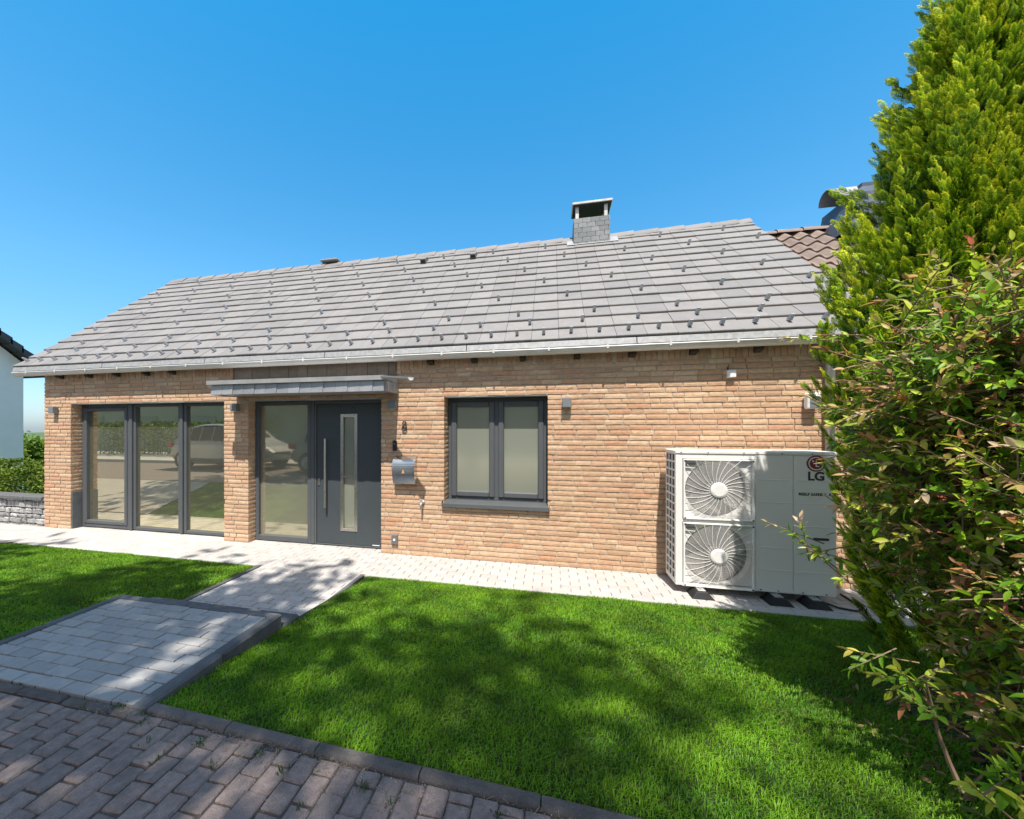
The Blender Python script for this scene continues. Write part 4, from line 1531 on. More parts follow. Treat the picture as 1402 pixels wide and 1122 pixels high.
for i, (zl, zh) in enumerate(ga):
    cxg, czg = (gxa + gxb) / 2, (zl + zh) / 2
    rad = min(gxb - gxa, zh - zl) / 2 - 0.02
    # recessed bay
    mb = MB()
    n = 40
    vs, fs = [], []
    yb = 0.10
    for k in range(n):
        t = 2 * math.pi * (k + 0.5) / n
        c_, s_ = math.cos(t), math.sin(t)
        m_ = max(abs(c_) / ((gxb - gxa) / 2), abs(s_) / ((zh - zl) / 2))
        vs += [(cxg + c_ / m_, 0.016, czg + s_ / m_), (cxg + c_ * rad, 0.024, czg + s_ * rad), (cxg + c_ * rad * 0.97, yb, czg + s_ * rad * 0.97)]
    for k in range(n):
        a, b = k * 3, ((k + 1) % n) * 3
        fs += [(a, b, b + 1, a + 1), (a + 1, b + 1, b + 2, a + 2)]
    mb.add(vs, fs)
    mb.build('fan_shroud', M['white_metal'], hpmp)
    mb = MB()
    mb.box(gxa, gxb, 0.17, 0.18, zl, zh)
    k = gxa
    while k < gxb:
        mb.box(k, k + .003, 0.16, 0.17, zl, zh)
        k += 0.012
    mb.build('coil', M['coil'], hpmp)
    mb = MB()
    for bl in range(4):
        t0 = bl * math.pi / 2 + 0.4 + i
        vs, fs = [], []
        nr, na = 6, 8
        for r_ in range(nr):
            rr_ = 0.06 + (rad * 0.93 - 0.06) * r_ / (nr - 1)
            for a_ in range(na):
                tt = t0 + (a_ / (na - 1)) * 1.15 + 0.35 * r_ / (nr - 1)
                vs.append((cxg + rr_ * math.cos(tt), 0.085 + 0.06 * (a_ / (na - 1)), czg + rr_ * math.sin(tt)))
        fs = [(r_ * na + a_, r_ * na + a_ + 1, (r_ + 1) * na + a_ + 1, (r_ + 1) * na + a_) for r_ in range(nr - 1) for a_ in range(na - 1)]
        mb.add(vs, fs)
    mb.tube([(cxg, 0.07, czg), (cxg, 0.15, czg)], 0.065, 20)
    mb.build('fan', M['fan'], hpmp)
    # wire guard
    mb = MB()
    yg = -0.012
    frame_rect(mb, gxa + .006, gxb - .006, zl + .006, zh - .006, 0.016, -0.016, 0.014, 0.004)
    nsp = 26
    hw, hh = (gxb - gxa) / 2 - .014, (zh - zl) / 2 - .014
    for k in range(nsp):
        t0 = 2 * math.pi * k / nsp
        pts = []
        for j in range(9):
            f = j / 8
            rr_ = 0.07 + (rad * 1.32 - 0.07) * f
            tt = t0 + 0.40 * (1 - f) ** 1.6
            x_, z_ = rr_ * math.cos(tt), rr_ * math.sin(tt)
            m_ = max(abs(x_) / hw, abs(z_) / hh)
            if m_ > 1:
                pts.append((cxg + x_ / m_, yg, czg + z_ / m_))
                break
            pts.append((cxg + x_, yg - 0.010 * (1 - f), czg + z_))
        mb.tube(pts, 0.0021, 5, cap=False)
    for k in range(24):
        rr_ = 0.09 + (rad - 0.09) * k / 23
        pts = [(cxg + rr_ * math.cos(t), yg - 0.010 * (1 - rr_ / rad) + .003, czg + rr_ * math.sin(t)) for t in [2 * math.pi * q / 40 for q in range(41)]]
        mb.tube(pts, 0.0014, 3, cap=False)
    g_ = mb.build('fan_guard', M['guard'], hpmp)
    mb = MB()
    pts = [(0.078, 0.0), (0.076, -0.010), (0.06, -0.016), (0.0, -0.019)]
    vs, fs = [], []
    for j, (rr_, yy) in enumerate(pts[:-1]):
        for k in range(28):
            t = 2 * math.pi * k / 28
            vs.append((cxg + rr_ * math.cos(t), yg - .008 + yy, czg + rr_ * math.sin(t)))
    for j in range(2):
        for k in range(28):
            fs.append((j * 28 + k, j * 28 + (k + 1) % 28, (j + 1) * 28 + (k + 1) % 28, (j + 1) * 28 + k))
    fs.append(tuple(2 * 28 + k for k in range(28)))
    mb.add(vs, fs)
    mb.build('hub', M['white_metal'], g_)
    mb = MB()
    for (xx, zz) in ((gxa + .02, zh - .02), (gxb - .02, zh - .02), (gxa + .02, zl + .02), (gxb - .02, zl + .02)):
        mb.tube([(xx, -0.014, zz), (xx, -0.021, zz)], 0.008, 8)
    mb.box(gxa + .03, gxa + .12, -0.012, -0.006, zh - .065, zh - .045)
    mb.build('screw', M['dark'], g_)
# screws along the casing
mb = MB()
for xx in (0.05, 0.3, 0.62, 0.95, 1.2):
    mb.tube([(xx, -0.008, AZ1 - .022), (xx, -0.0115, AZ1 - .022)], 0.006, 8)
for xx in (gxb + .05, gxb + .2, px_mid + .08, AW - .08):
    mb.tube([(xx, -0.003, AZ0 + .022), (xx, -0.007, AZ0 + .022)], 0.006, 8)
mb.build('panel_screw', M['dark'], hpmp)
# left side grille
mb = MB()
mb.box(0.012, 0.022, 0.03, AD - .02, AZ0 + .03, AZ1 - .035)
mb.build('side_dark_panel', M['dark'], hpmp)  # plain dark panel behind the bars; shade of the openings is its colour
mb = MB()
for yy in (0.03, 0.13, 0.235, AD - 0.015):
    mb.box(0.0, 0.012, yy - (0 if yy < .04 else .008), yy + .012, AZ0 + .03, AZ1 - .035)
k = AZ0 + .03
while k < AZ1 - .04:
    mb.box(0.001, 0.0115, 0.042, AD - .024, k, k + 0.018)
    k += 0.088
mb.build('side_grille', M['white_metal'], hpmp)
# feet
for fxu in (957, 1061, 1112):
    xf = wx(fxu, AY) - AX0
    mb = MB()
    zt = 0.066
    for (y0_, y1_) in ((-0.13, 0.07), (AD - 0.10, AD + 0.03)):
        mb = MB()
        vs = [(xf - .105, y0_, 0), (xf + .105, y0_, 0), (xf + .105, y1_, 0), (xf - .105, y1_, 0), (xf - .05, y0_ + .03, zt), (xf + .05, y0_ + .03, zt), (xf + .05, y1_ - .02, zt), (xf - .05, y1_ - .02, zt)]
        mb.add(vs, [(0, 3, 2, 1), (4, 5, 6, 7), (0, 1, 5, 4), (1, 2, 6, 5), (2, 3, 7, 6), (3, 0, 4, 7)])
        f_ = mb.build('rubber_foot', M['black'], hpmp, bevel=0.006)
        mb = MB()
        mb.cbox(xf - .035, xf + .035, y0_ + .05, y1_ - .03, zt - .002, zt + .009, 0.002)
        mb.tube([(xf, y0_ + .10, zt), (xf, y0_ + .10, zt + .02)], 0.008, 8)
        mb.build('rail', M['zinc'], f_)
mb = MB()
mb.tube([(AW - .16, 0.02, AZ0 + .01), (AW - .13, -0.02, 0.04), (AW - .02, -0.06, 0.012), (AW + .10, -0.10, 0.011), (AW + .2, -0.02, 0.011), (AW + .22, 0.3, 0.012)], 0.009, 8)
mb.build('hose', M['black'], hpmp, smooth=True)
mb = MB()
mb.tube([(AW - .10, AD, 0.35), (AW - .06, AD + .06, 0.33), (AW + .10, AD + .07, 0.30), (AW + .16, AD + .08, 0.12), (AW + .16, AD + .12, 0.0)], 0.028, 10)
mb.build('insulated_pipe', M['black'], hpmp, smooth=True)
# emblem and lettering
ex, ez = wx(1117, AY) - AX0, wz(1117, 635, AY)
mb = MB()
mb.tube([(ex, -0.0025, ez), (ex, -0.006, ez)], 0.078, 40)
emb = mb.build('emblem', M['logo_red'], hpmp)
mb = MB()
def arc(cx, cz, r, a0, a1, w, n=22, y=-0.0065):
    vs, fs = [], []
    for k in range(n + 1):
        t = R(a0 + (a1 - a0) * k / n)
        for rr_ in (r - w / 2, r + w / 2):
            vs.append((cx + rr_ * math.cos(t), y, cz + rr_ * math.sin(t)))
            vs.append((cx + rr_ * math.cos(t), y - .0015, cz + rr_ * math.sin(t)))
    for k in range(n):
        a = k * 4
        fs += [(a + 1, a + 3, a + 7, a + 5), (a, a + 1, a + 5, a + 4), (a + 2, a + 6, a + 7, a + 3)]
    mb.add(vs, fs)
arc(ex, ez, 0.06, 70, 372, 0.009)
mb.box(ex + .022, ex + .064, -0.008, -0.0065, ez - .004, ez + .005)
mb.box(ex - .005, ex + .004, -0.008, -0.0065, ez - .032, ez + .03)
mb.box(ex + .004, ex + .025, -0.008, -0.0065, ez - .032, ez - .023)
mb.tube([(ex - .026, -0.0065, ez + .022), (ex - .026, -0.008, ez + .022)], 0.009, 12)
mb.build('emblem_line', M['logo_white'], emb)
text_mesh('lettering', 'LG', 0.115, 0.0015, M['logo_grey'], hpmp, (ex, -0.0035, wz(1117, 653, AY)), 0.004)
text_mesh('small_lettering', 'REELF SAFER R. R.', 0.036, 0.001, M['logo_grey'], hpmp, (ex - .005, -0.0035, wz(1117, 677.5, AY)), 0.0012)

# ------------------------------------------------------------------ vegetation
def spray_template():
    """one flat fan of scale foliage: axis, side shoots, small lobes; grows along +y"""
    V, Q, T = [], [], []
    def leaf(p, d, l, w, t0, t1):
        d = np.array(d) / np.linalg.norm(d)
        s = np.array([-d[1], d[0], 0])
        p = np.array(p)
        b = len(V)
        V.extend([p - s * w * .45, p + s * w * .45, p + d * l + s * w * .35, p + d * l - s * w * .35])
        Q.append((b, b + 1, b + 2, b + 3))
        T.extend([t0, t0, t1, t1])
    n = 8
    for i in range(n):
        f = i / (n - 1)
        p = (0, f * 0.84, 0.05 * math.sin(f * 3))
        leaf(p, (0, 1, 0.03), 0.16, 0.036, f * .5, f * .5 + .3)
        if i == 0:
            continue
        for s in (-1, 1):
            ln = 0.34 * (1 - f) ** 0.8 * (0.6 + 0.5 * min(1, f * 3)) + 0.06
            a = 0.62
            d = np.array([s * math.sin(a), math.cos(a), 0.45 * (0.5 - f) * (1 if i % 2 else -1)])
            m = 2
            for k in range(m):
                q = np.array(p) + d * ln * k / m
                tt = f * .45 + 0.55 * (k + 1) / m
                leaf(q, d, ln / m * 1.25, 0.038, tt - .2, tt)
                for s2 in (-1, 1):
                    d2 = d + np.array([s2 * 0.55 * d[1], -s2 * 0.55 * d[0], 0.2 * s2])
                    leaf(q + d * ln / m * .4, d2, 0.075, 0.032, tt - .15, min(1, tt + .12))
    V = np.array(V)
    V[:, 2] += 0.10 * np.abs(V[:, 0]) * -1 + rng.normal(0, 0.012, len(V))
    return V, np.array(Q), np.clip(np.array(T), 0, 1)


SPV, SPQ, SPT = spray_template()


def conifer(cx, cy, zg, ht, rad_fn, n_pl, label, lean=(0, 0), seed=1):
    g = np.random.default_rng(seed)
    t = thing('golden_conifer', label, 'tree', 'golden conifers beside the heat pump', (cx, cy, zg))
    P, D, Nn, Sc, Tn = [], [], [], [], []
    for i in range(n_pl):
        zf = g.random() ** 0.85
        z = 0.04 * ht + zf * ht * 0.96
        az = g.uniform(0, 2 * np.pi)
        lob = 1 + 0.10 * np.sin(3 * az + z * 2.1) + 0.07 * np.sin(5 * az - z * 3.7 + 1)
        inner = g.random() < 0.30
        r = rad_fn(z / ht) * lob * (g.uniform(0.3, 0.78) if inner else g.uniform(0.80, 1.07)) * (1 + 0.10 * np.sin(9 * az + 4.0 * np.sin(z * 5.0)) * np.sin(z * 7.5 + 2 * az))
        base = np.array([lean[0] * z / ht + r * np.cos(az), lean[1] * z / ht + r * np.sin(az), z])
        outd = np.array([np.cos(az), np.sin(az), 0.0])
        ph = g.uniform(0.26, 0.50)
        axis = unit(np.array([0, 0, 1.0]) + outd * g.uniform(0.15, 0.65) + g.normal(0, 0.12, 3))
        m = 30 if n_pl > 500 else 22
        bright = g.uniform(0.0, 1.0)
        for k in range(m):
            f = (k + g.random()) / m
            a2 = g.uniform(0, 2 * np.pi)
            rd = np.array([np.cos(a2), np.sin(a2), 0])
            if rd @ outd < -0.3 and g.random() < 0.7:
                rd = -rd
            p = base + axis * (f - 0.4) * ph + rd * g.uniform(0, 0.045) * (1.2 - f)
            d = unit(axis * g.uniform(0.7, 1.2) + rd * g.uniform(0.25, 0.75) * (1.15 - 0.8 * f))
            nn = unit(np.cross(d, g.normal(0, 1, 3)))
            # flat sides tend to stand upright, edge outwards
            nn = unit(nn + 0.4 * np.cross(d, outd))
            P.append(p)
            D.append(d)
            Nn.append(nn)
            Sc.append(g.uniform(0.068, 0.118) * (0.85 if f > .7 else 1))
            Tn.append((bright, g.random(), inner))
    P, D, Nn, Sc = np.array(P), np.array(D), np.array(Nn), np.array(Sc)
    V, Q = instance(SPV, SPQ, frames(D, Nn), P, Sc)
    Tn = np.array(Tn, dtype=float)
    k = len(P)
    tt = np.repeat(SPT[None], k, 0) * 1.05 - 0.12 + 0.40 * (Tn[:, :1] - 0.5) - 0.25 * Tn[:, 2:3] + 0.15 * (Tn[:, 1:2] - .5)  # inner sprays tinted darker: crown shade put into the leaf colour
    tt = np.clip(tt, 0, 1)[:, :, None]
    c0, c1, c2 = np.array([0.014, 0.050, 0.004]), np.array([0.20, 0.385, 0.008]), np.array([0.88, 0.86, 0.04])  # near-black base tone deepens the painted shade between tufts
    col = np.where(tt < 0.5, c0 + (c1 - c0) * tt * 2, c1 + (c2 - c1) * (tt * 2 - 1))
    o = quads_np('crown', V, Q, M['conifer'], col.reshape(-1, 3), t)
    mb = MB()
    mb.tube([(0, 0, -0.1), (0.02, 0, ht * .4), (lean[0] * .7, lean[1] * .7, ht * .75), (lean[0], lean[1], ht * .97)], [0.09, 0.07, 0.04, 0.01], 8)
    for i in range(60):
        z = ht * (0.05 + 0.88 * i / 60)
        az = i * 2.4
        r = rad_fn(z / ht) * 0.85
        l0 = Vector((lean[0] * z / ht, lean[1] * z / ht, z))
        mb.tube([l0, l0 + Vector((math.cos(az) * r * .6, math.sin(az) * r * .6, 0.12 * r)), l0 + Vector((math.cos(az) * r, math.sin(az) * r, 0.45 * r))], [0.018, 0.012, 0.005], 5)
    mb.build('trunk', M['bark'], t)
    return t


def rad_a(f):
    return float(np.interp(f, [0, .167, .334, .53, .60, .76, .86, 1.0], [.38, .52, .63, .71, .67, .40, .26, .07]))


def rad_b(f):
    return 0.9 * (min(1, f / 0.18 + 0.55)) * max(0.0, 1 - max(0, (f - 0.3) / 0.75) ** 1.5) + 0.05


conifer(2.57, 2.93, 0.06, 4.08, rad_a, 1050, 'tall golden green conifer with yellow tips standing right of the heat pump', (-0.06, 0), 3)
conifer(4.0, 3.5, 0.0, 5.6, rad_b, 380, 'second golden conifer, cut by the right edge of the picture', (0, 0), 5)

# broad-leaf shrub
def leaf_template(n=4, wid=0.34):
    V, Q = [], []
    for i in range(n + 1):
        f = i / n
        w = wid * math.sin(math.pi * min(1, (0.06 + 0.94 * f)) ** 0.85) * 0.5 + 0.012
        if i == n:
            w = 0.008
        zc = -0.16 * f * f
        V += [(-w, f, zc + 0.16 * w * 2), (0, f, zc - 0.02), (w, f, zc + 0.16 * w * 2)]
    for i in range(n):
        a = i * 3
        Q += [(a, a + 1, a + 4, a + 3), (a + 1, a + 2, a + 5, a + 4)]
    return np.array(V), np.array(Q)


LFV, LFQ = leaf_template()
GREENS = np.array([(0.13, 0.28, 0.014), (0.18, 0.36, 0.016), (0.25, 0.43, 0.02), (0.09, 0.20, 0.014), (0.36, 0.50, 0.03), (0.15, 0.31, 0.016), (0.48, 0.53, 0.05)])
YOUNG = np.array([(0.46, 0.24, 0.09), (0.54, 0.34, 0.17), (0.44, 0.13, 0.075), (0.52, 0.44, 0.09), (0.60, 0.44, 0.28), (0.42, 0.46, 0.05), (0.44, 0.20, 0.08), (0.50, 0.40, 0.12)])


def shrub(blobs, n_sh, extra, origin, label, name, cat, seed, young_p=0.72, size=(0.030, 0.068), fill=0.35):
    g = np.random.default_rng(seed)
    t = thing(name, label, cat, None, origin)
    O = np.array(origin)
    P, D, Nn, Sc, C = [], [], [], [], []
    stems = []
    vol = np.array([b[3] * b[4] * b[5] for b in blobs]) ** 0.75
    vol = vol / vol.sum()
    shoots = []
    for i in range(n_sh):
        b = blobs[g.choice(len(blobs), p=vol)]
        d = unit(g.normal(0, 1, 3))
        rr = g.uniform(0.45, 0.85) if g.random() < fill else g.uniform(0.84, 1.06)
        lob = 1 + 0.13 * np.sin(d[0] * 7 + b[0] * 5) * np.sin(d[2] * 6 + d[1] * 5)
        p = np.array(b[:3]) + d * np.array(b[3:6]) * rr * lob
        dr = unit(d * np.array([1, 1, 0.6]) + np.array([0, 0, 0.35]) + g.normal(0, 0.35, 3))
        shoots.append((p, dr, g.uniform(0.12, 0.26), g.random() < young_p * (1.0 if rr > .8 else 0.2)))
    shoots += extra
    for (p, dr, L, yg) in shoots:
        m = int(g.integers(8, 13))
        roll = g.uniform(0, 6.28)
        ax1 = unit(np.cross(dr, [0.3, 0.2, 1]))
        ax2 = np.cross(dr, ax1)
        bend = g.normal(0, 0.15, 3)
        pts = []
        gcol = GREENS[g.integers(len(GREENS))]
        ycol = YOUNG[g.integers(len(YOUNG))]
        for k in range(m):
            f = k / (m - 1)
            q = p + dr * L * (f - 0.6) + bend * L * f * f
            pts.append(q)
            a = roll + k * 2.4
            op = 1.25 - 0.85 * f
            d = unit(dr * math.cos(op) + (ax1 * math.cos(a) + ax2 * math.sin(a)) * math.sin(op) + np.array([0, 0, -0.12]))
            nn = unit(dr + np.array([0, 0, 0.8]) + g.normal(0, 0.3, 3))
            P.append(q)
            D.append(d)
            Nn.append(nn)
            s = g.uniform(*size) * (1 - 0.35 * max(0, f - 0.55))
            Sc.append(s)
            if yg and f > 0.45:
                w = min(1, (f - 0.45) / 0.3)
                c = gcol * (1 - w) + ycol * w
            else:
                c = gcol
            C.append(c * g.uniform(0.75, 1.25))
        stems.append((pts[0] - dr * 0.10, pts[-1], 0.0035))
    P, D, Nn, Sc, C = map(np.array, (P, D, Nn, Sc, C))
    wsc = g.uniform(0.75, 1.35, len(P))
    Sc3 = np.stack([Sc * wsc, Sc, Sc], 1)
    V, Q = instance(LFV, LFQ, frames(D, Nn), P - O, Sc3)
    col = np.repeat(C[:, None, :], len(LFV), 1).reshape(-1, 3)
    quads_np('foliage', V, Q, M['leaf'], col, t, smooth=False)
    mb = MB()
    for a, b, r in stems:
        mb.tube([tuple(a - O), tuple(b - O)], [r, r * .6], 4, cap=False)
    return t, mb, O, shoots


BL = [(1.86, 2.12, 1.98, 0.40, 0.38, 0.45), (1.86, 2.28, 1.70, 0.38, 0.36, 0.40), (2.05, 1.95, 0.62, 0.42, 0.34, 0.34), (2.0, 1.62, 0.85, 0.40, 0.26, 0.45), (2.28, 2.25, 1.50, 0.74, 0.60, 0.78), (2.08, 2.30, 1.22, 0.44, 0.42, 0.55), (2.42, 2.05, 0.85, 0.60, 0.50, 0.45), (2.42, 2.25, 2.00, 0.68, 0.55, 0.40), (2.05, 1.75, 1.25, 0.46, 0.40, 0.55), (2.6, 1.8, 1.4, .6, .6, .8)]


def at(u, v, Y):
    return np.array([wx(u, Y), Y, wz(u, v, Y)])


def twig(mb, O, pts, r0):
    mb.tube([tuple(np.array(p) - O) for p in pts], [r0 * (1 - 0.7 * i / (len(pts) - 1)) for i in range(len(pts))], 5, cap=False)


ex_sh = []
for (u, v, Y, L, dv, yg) in ((1075, 726, 2.5, 0.16, (-1, 0, .35), True), (1098, 742, 2.45, 0.18, (-.6, 0, .5), False), (1110, 758, 2.45, 0.16, (-.7, 0, -.2), False), (1130, 768, 2.4, 0.18, (-.8, -.2, .1), True),
                             (1098, 725, 2.45, 0.12, (-.2, 0, 1), True), (1150, 790, 2.35, 0.2, (-.7, -.2, -.3), False), (1152, 690, 2.4, 0.14, (-1, 0, .1), True), (1158, 655, 2.4, 0.12, (-1, 0, .2), True),
                             (1135, 560, 2.5, 0.16, (-1, .1, .3), True), (1140, 605, 2.45, 0.14, (-1, 0, -.3), False), (1150, 585, 2.5, 0.12, (-.9, 0, .2), True), (1100, 465, 2.75, 0.16, (-1, 0, .1), True), (1135, 462, 2.7, 0.16, (-1, 0, .0), True),
                             (1215, 925, 1.95, 0.15, (-1, -.1, .2), True), (1235, 920, 1.92, 0.17, (-.5, -.2, .6), True), (1245, 950, 1.92, 0.16, (-.6, -.3, -.3), True), (1262, 930, 1.9, 0.16, (.2, -.3, .6), True), (1225, 945, 1.92, 0.14, (-.8, -.1, -.5), False),
                             (1190, 895, 2.1, 0.14, (-1, 0, .1), True), (1180, 912, 2.1, 0.10, (-.8, 0, -.6), False), (1265, 965, 1.88, 0.12, (-.4, 0, .3), False),
                             (1368, 1040, 1.55, 0.12, (-.3, -.2, .8), False), (1385, 1075, 1.5, 0.12, (-.3, -.2, .7), False), (1360, 1075, 1.56, 0.10, (-.6, -.2, .5), False), (1395, 1040, 1.5, 0.12, (.2, -.2, .7), False), (1340, 1085, 1.6, 0.10, (-.6, 0, .5), False), (1400, 1095, 1.45, 0.12, (-.3, -.2, .7), False),
                             (1285, 352, 2.35, 0.15, (-.5, 0, .7), True), (1265, 372, 2.4, 0.15, (-.9, 0, .3), True), (1330, 345, 2.3, 0.14, (-.2, 0, 1), True), (1240, 385, 2.45, 0.14, (-.9, 0, .3), True)):
    ex_sh.append((at(u, v, Y), unit(np.array(dv, float)), L, yg))
sh, smb, O, allsh = shrub(BL, 4600, ex_sh, (2.15, 2.1, 0.15), 'dense glossy green shrub with bronze and red young shoots in front of the conifer', 'leafy_shrub', 'shrub', 21)
g2 = np.random.default_rng(4)
roots = [np.array([2.0 + 0.5 * g2.random(), 1.95 + .35 * g2.random(), 0.12]) for _ in range(9)]
for i in range(90):
    p, dr, L, yg = allsh[g2.integers(len(allsh) - 40)]
    r = roots[g2.integers(9)]
    mid = r * 0.45 + p * 0.55 + np.array([0, 0, 0.12]) + g2.normal(0, 0.06, 3)
    twig(smb, O, [r, r * .75 + mid * .25 + g2.normal(0, .03, 3), mid, p - dr * L * .6], 0.010)
# bare stem at the lower left of the shrub
twig(smb, O, [at(1318, 1085, 1.82), at(1300, 1045, 1.85), at(1284, 1002, 1.88), at(1276, 965, 1.9), at(1268, 935, 1.9)], 0.009)
twig(smb, O, [at(1276, 968, 1.9), at(1262, 940, 1.92), at(1240, 925, 1.94), at(1222, 925, 1.95)], 0.005)
twig(smb, O, [at(1322, 1088, 1.8), at(1345, 1060, 1.7), at(1378, 1040, 1.6)], 0.005)
twig(smb, O, [at(1165, 800, 2.35), at(1130, 770, 2.4), at(1100, 745, 2.45), at(1080, 727, 2.5)], 0.005)
smb.build('branches', M['twig'], sh)


def litter():
    g = np.random.default_rng(77)
    n = 900
    x = g.normal(2.15, 0.38, n)
    y = g.normal(2.1, 0.28, n)
    k = (y > 1.66) & (y < 2.9) & (x > 1.55)
    x, y = x[k], y[k]
    n = len(x)
    P = np.stack([x, y, lawn_z(x, y) + g.uniform(0.012, 0.03, n)], 1)
    V, Q = instance(LFV, LFQ, frames(unit(g.normal(0, 1, (n, 3)) * np.array([1, 1, .2])), unit(g.normal(0, .5, (n, 3)) + np.array([0, 0, 1.0]))), P, g.uniform(0.03, 0.06, n))
    cols = np.array([(0.24, 0.15, 0.07), (0.32, 0.20, 0.09), (0.16, 0.10, 0.05), (0.10, 0.14, 0.03), (0.30, 0.26, 0.08)])[g.integers(0, 5, n)]
    o = quads_np('leaf_litter', V, Q, M['leaf'], np.repeat(cols[:, None, :], len(LFV), 1).reshape(-1, 3))
    tag(o, kind='stuff')


litter()


# loose-leaf crowns used for trees behind the street, hedges and far trees
def leaf_cloud(name, P, nrm, size, cols, mat, parent=None, g=None, wr=0.6):
    n = len(P)
    d = unit(g.normal(0, 1, (n, 3)))
    tv = np.array([(-0.5 * wr, 0, 0), (0, -0.5, 0.06), (0.5 * wr, 0, 0), (0, 0.5, 0.06)])
    V, Q = instance(tv, np.array([[0, 1, 2, 3]]), frames(d, nrm), P, size)
    col = np.repeat(cols[:, None, :], 4, 1).reshape(-1, 3)
    return quads_np(name, V, Q, mat, col, parent)


def round_tree(name, label, cat, group, loc, ht, cr, cz, n_cl, per, lsize, seed, c0, c1, trunk_r=0.16, flat=0.8):
    g = np.random.default_rng(seed)
    t = thing(name, label, cat, group, loc)
    P, Nn, C, S_ = [], [], [], []
    mb = MB()
    mb.tube([(0, 0, -0.2), (0.05, 0.03, cz * .5), (0, 0, cz)], [trunk_r, trunk_r * .75, trunk_r * .5], 8)
    for i in range(n_cl):
        d = unit(g.normal(0, 1, 3))
        rr = cr * g.uniform(0.0, 1.0) ** 0.5
        c = np.array([0, 0, cz]) + d * rr * np.array([1, 1, flat])
        q = c - np.array([0, 0, cz])
        if i % 2 == 0:
            mb.tube([(0, 0, cz * 0.75), tuple(np.array([0, 0, cz]) * .9 + q * .5), tuple(c)], [trunk_r * .35, trunk_r * .2, 0.012], 5)
        k = per
        pp = c + g.normal(0, cr * 0.12, (k, 3)) * np.array([1, 1, 0.6])
        P.append(pp)
        Nn.append(unit(g.normal(0, 1, (k, 3)) + np.array([0, 0, 0.8])))
        b = g.uniform(0, 1)
        tt = np.clip(b * .6 + g.random(k) * .5, 0, 1)[:, None]
        C.append(np.array(c0) * (1 - tt) + np.array(c1) * tt)
        S_.append(g.uniform(*lsize, k))
    leaf_cloud('crown', np.concatenate(P), np.concatenate(Nn), np.concatenate(S_), np.concatenate(C), M['tree'], t, g)
    mb.build('trunk', M['bark'], t)
    return t


# street trees across the road behind the viewpoint; their dappled shade lies on road, landing and lawn
TG = 'street trees across the road whose shade falls on the lawn'
ST = [(-7.3, -3.45, 2.45, 9.6, 104, (0.22, 0.40), 21), (-2.75, -3.1, 2.3, 9.7, 97, (0.22, 0.40), 21), (0.35, -5.75, 2.05, 14.0, 50, (0.14, 0.28), 34)]
LB = ['leafy street tree farthest to the left across the road', 'leafy street tree opposite the landing', 'leafy street tree opposite the middle of the lawn']
for i, (x, y, r_, cz, ncl, lsz, per_) in enumerate(ST):
    round_tree('street_tree', LB[i], 'tree', TG, (x, y, 0.3), cz + 2, r_, cz, ncl, per_, lsz, 40 + i, (0.04, 0.09, 0.015), (0.10, 0.17, 0.03))

# hedge behind the stone wall on the left
def hedge(name, label, x0, x1, y0, y1, z0, z1, n, size, c0, c1, seed):
    g = np.random.default_rng(seed)
    t = thing(name, label, 'hedge', None, ((x0 + x1) / 2, (y0 + y1) / 2, z0))
    O = np.array(t.location)
    P = np.stack([g.uniform(x0, x1, n), g.uniform(y0, y1, n), g.uniform(z0, z1, n)], 1)
    # bias to the skin
    k = g.random(n)
    P[k < .35, 1] = y0 + np.abs(g.normal(0, .06, (k < .35).sum()))
    kk = (k >= .35) & (k < .7)
    P[kk, 2] = z1 - np.abs(g.normal(0, .07, kk.sum()))
    P[:, 2] += 0.10 * np.sin(P[:, 0] * 3.1) * (P[:, 2] - z0) / (z1 - z0) + 0.05 * np.sin(P[:, 0] * 8.3 + 1) * (P[:, 2] - z0)
    P[:, 1] += 0.06 * np.sin(P[:, 0] * 5.3 + P[:, 2] * 4)
    tt = np.clip(0.5 + 0.3 * np.sin(P[:, 0] * 4) + g.normal(0, .3, n), 0, 1)[:, None]
    leaf_cloud('foliage', P - O, unit(g.normal(0, 1, (n, 3)) + np.array([0, -.5, .7])), g.uniform(*size, n), np.array(c0) * (1 - tt) + np.array(c1) * tt, M['tree'], t, g)
    mb = MB()
    x = x0 + .15
    while x < x1:
        mb.tube([(x - O[0], (y0 + y1) / 2 - O[1], 0), (x - O[0] + .05, (y0 + y1) / 2 - O[1], (z1 - z0) * .8)], [0.02, 0.008], 5)
        x += 0.3
    mb.build('stems', M['bark'], t)


hedge('hedge', 'clipped green hedge behind the grey stone basket wall', -14, -8.75, 5.25, 6.1, 0.0, 0.95, 26000, (0.04, 0.075), (0.06, 0.12, 0.012), (0.20, 0.27, 0.03), 8)
hedge('street_hedge', 'bushy green hedge across the road, mirrored in the glazed wall', -24, -13.2, -6.4, -5.2, 0.1, 1.9, 9000, (0.09, 0.16), (0.05, 0.10, 0.012), (0.16, 0.22, 0.03), 9)

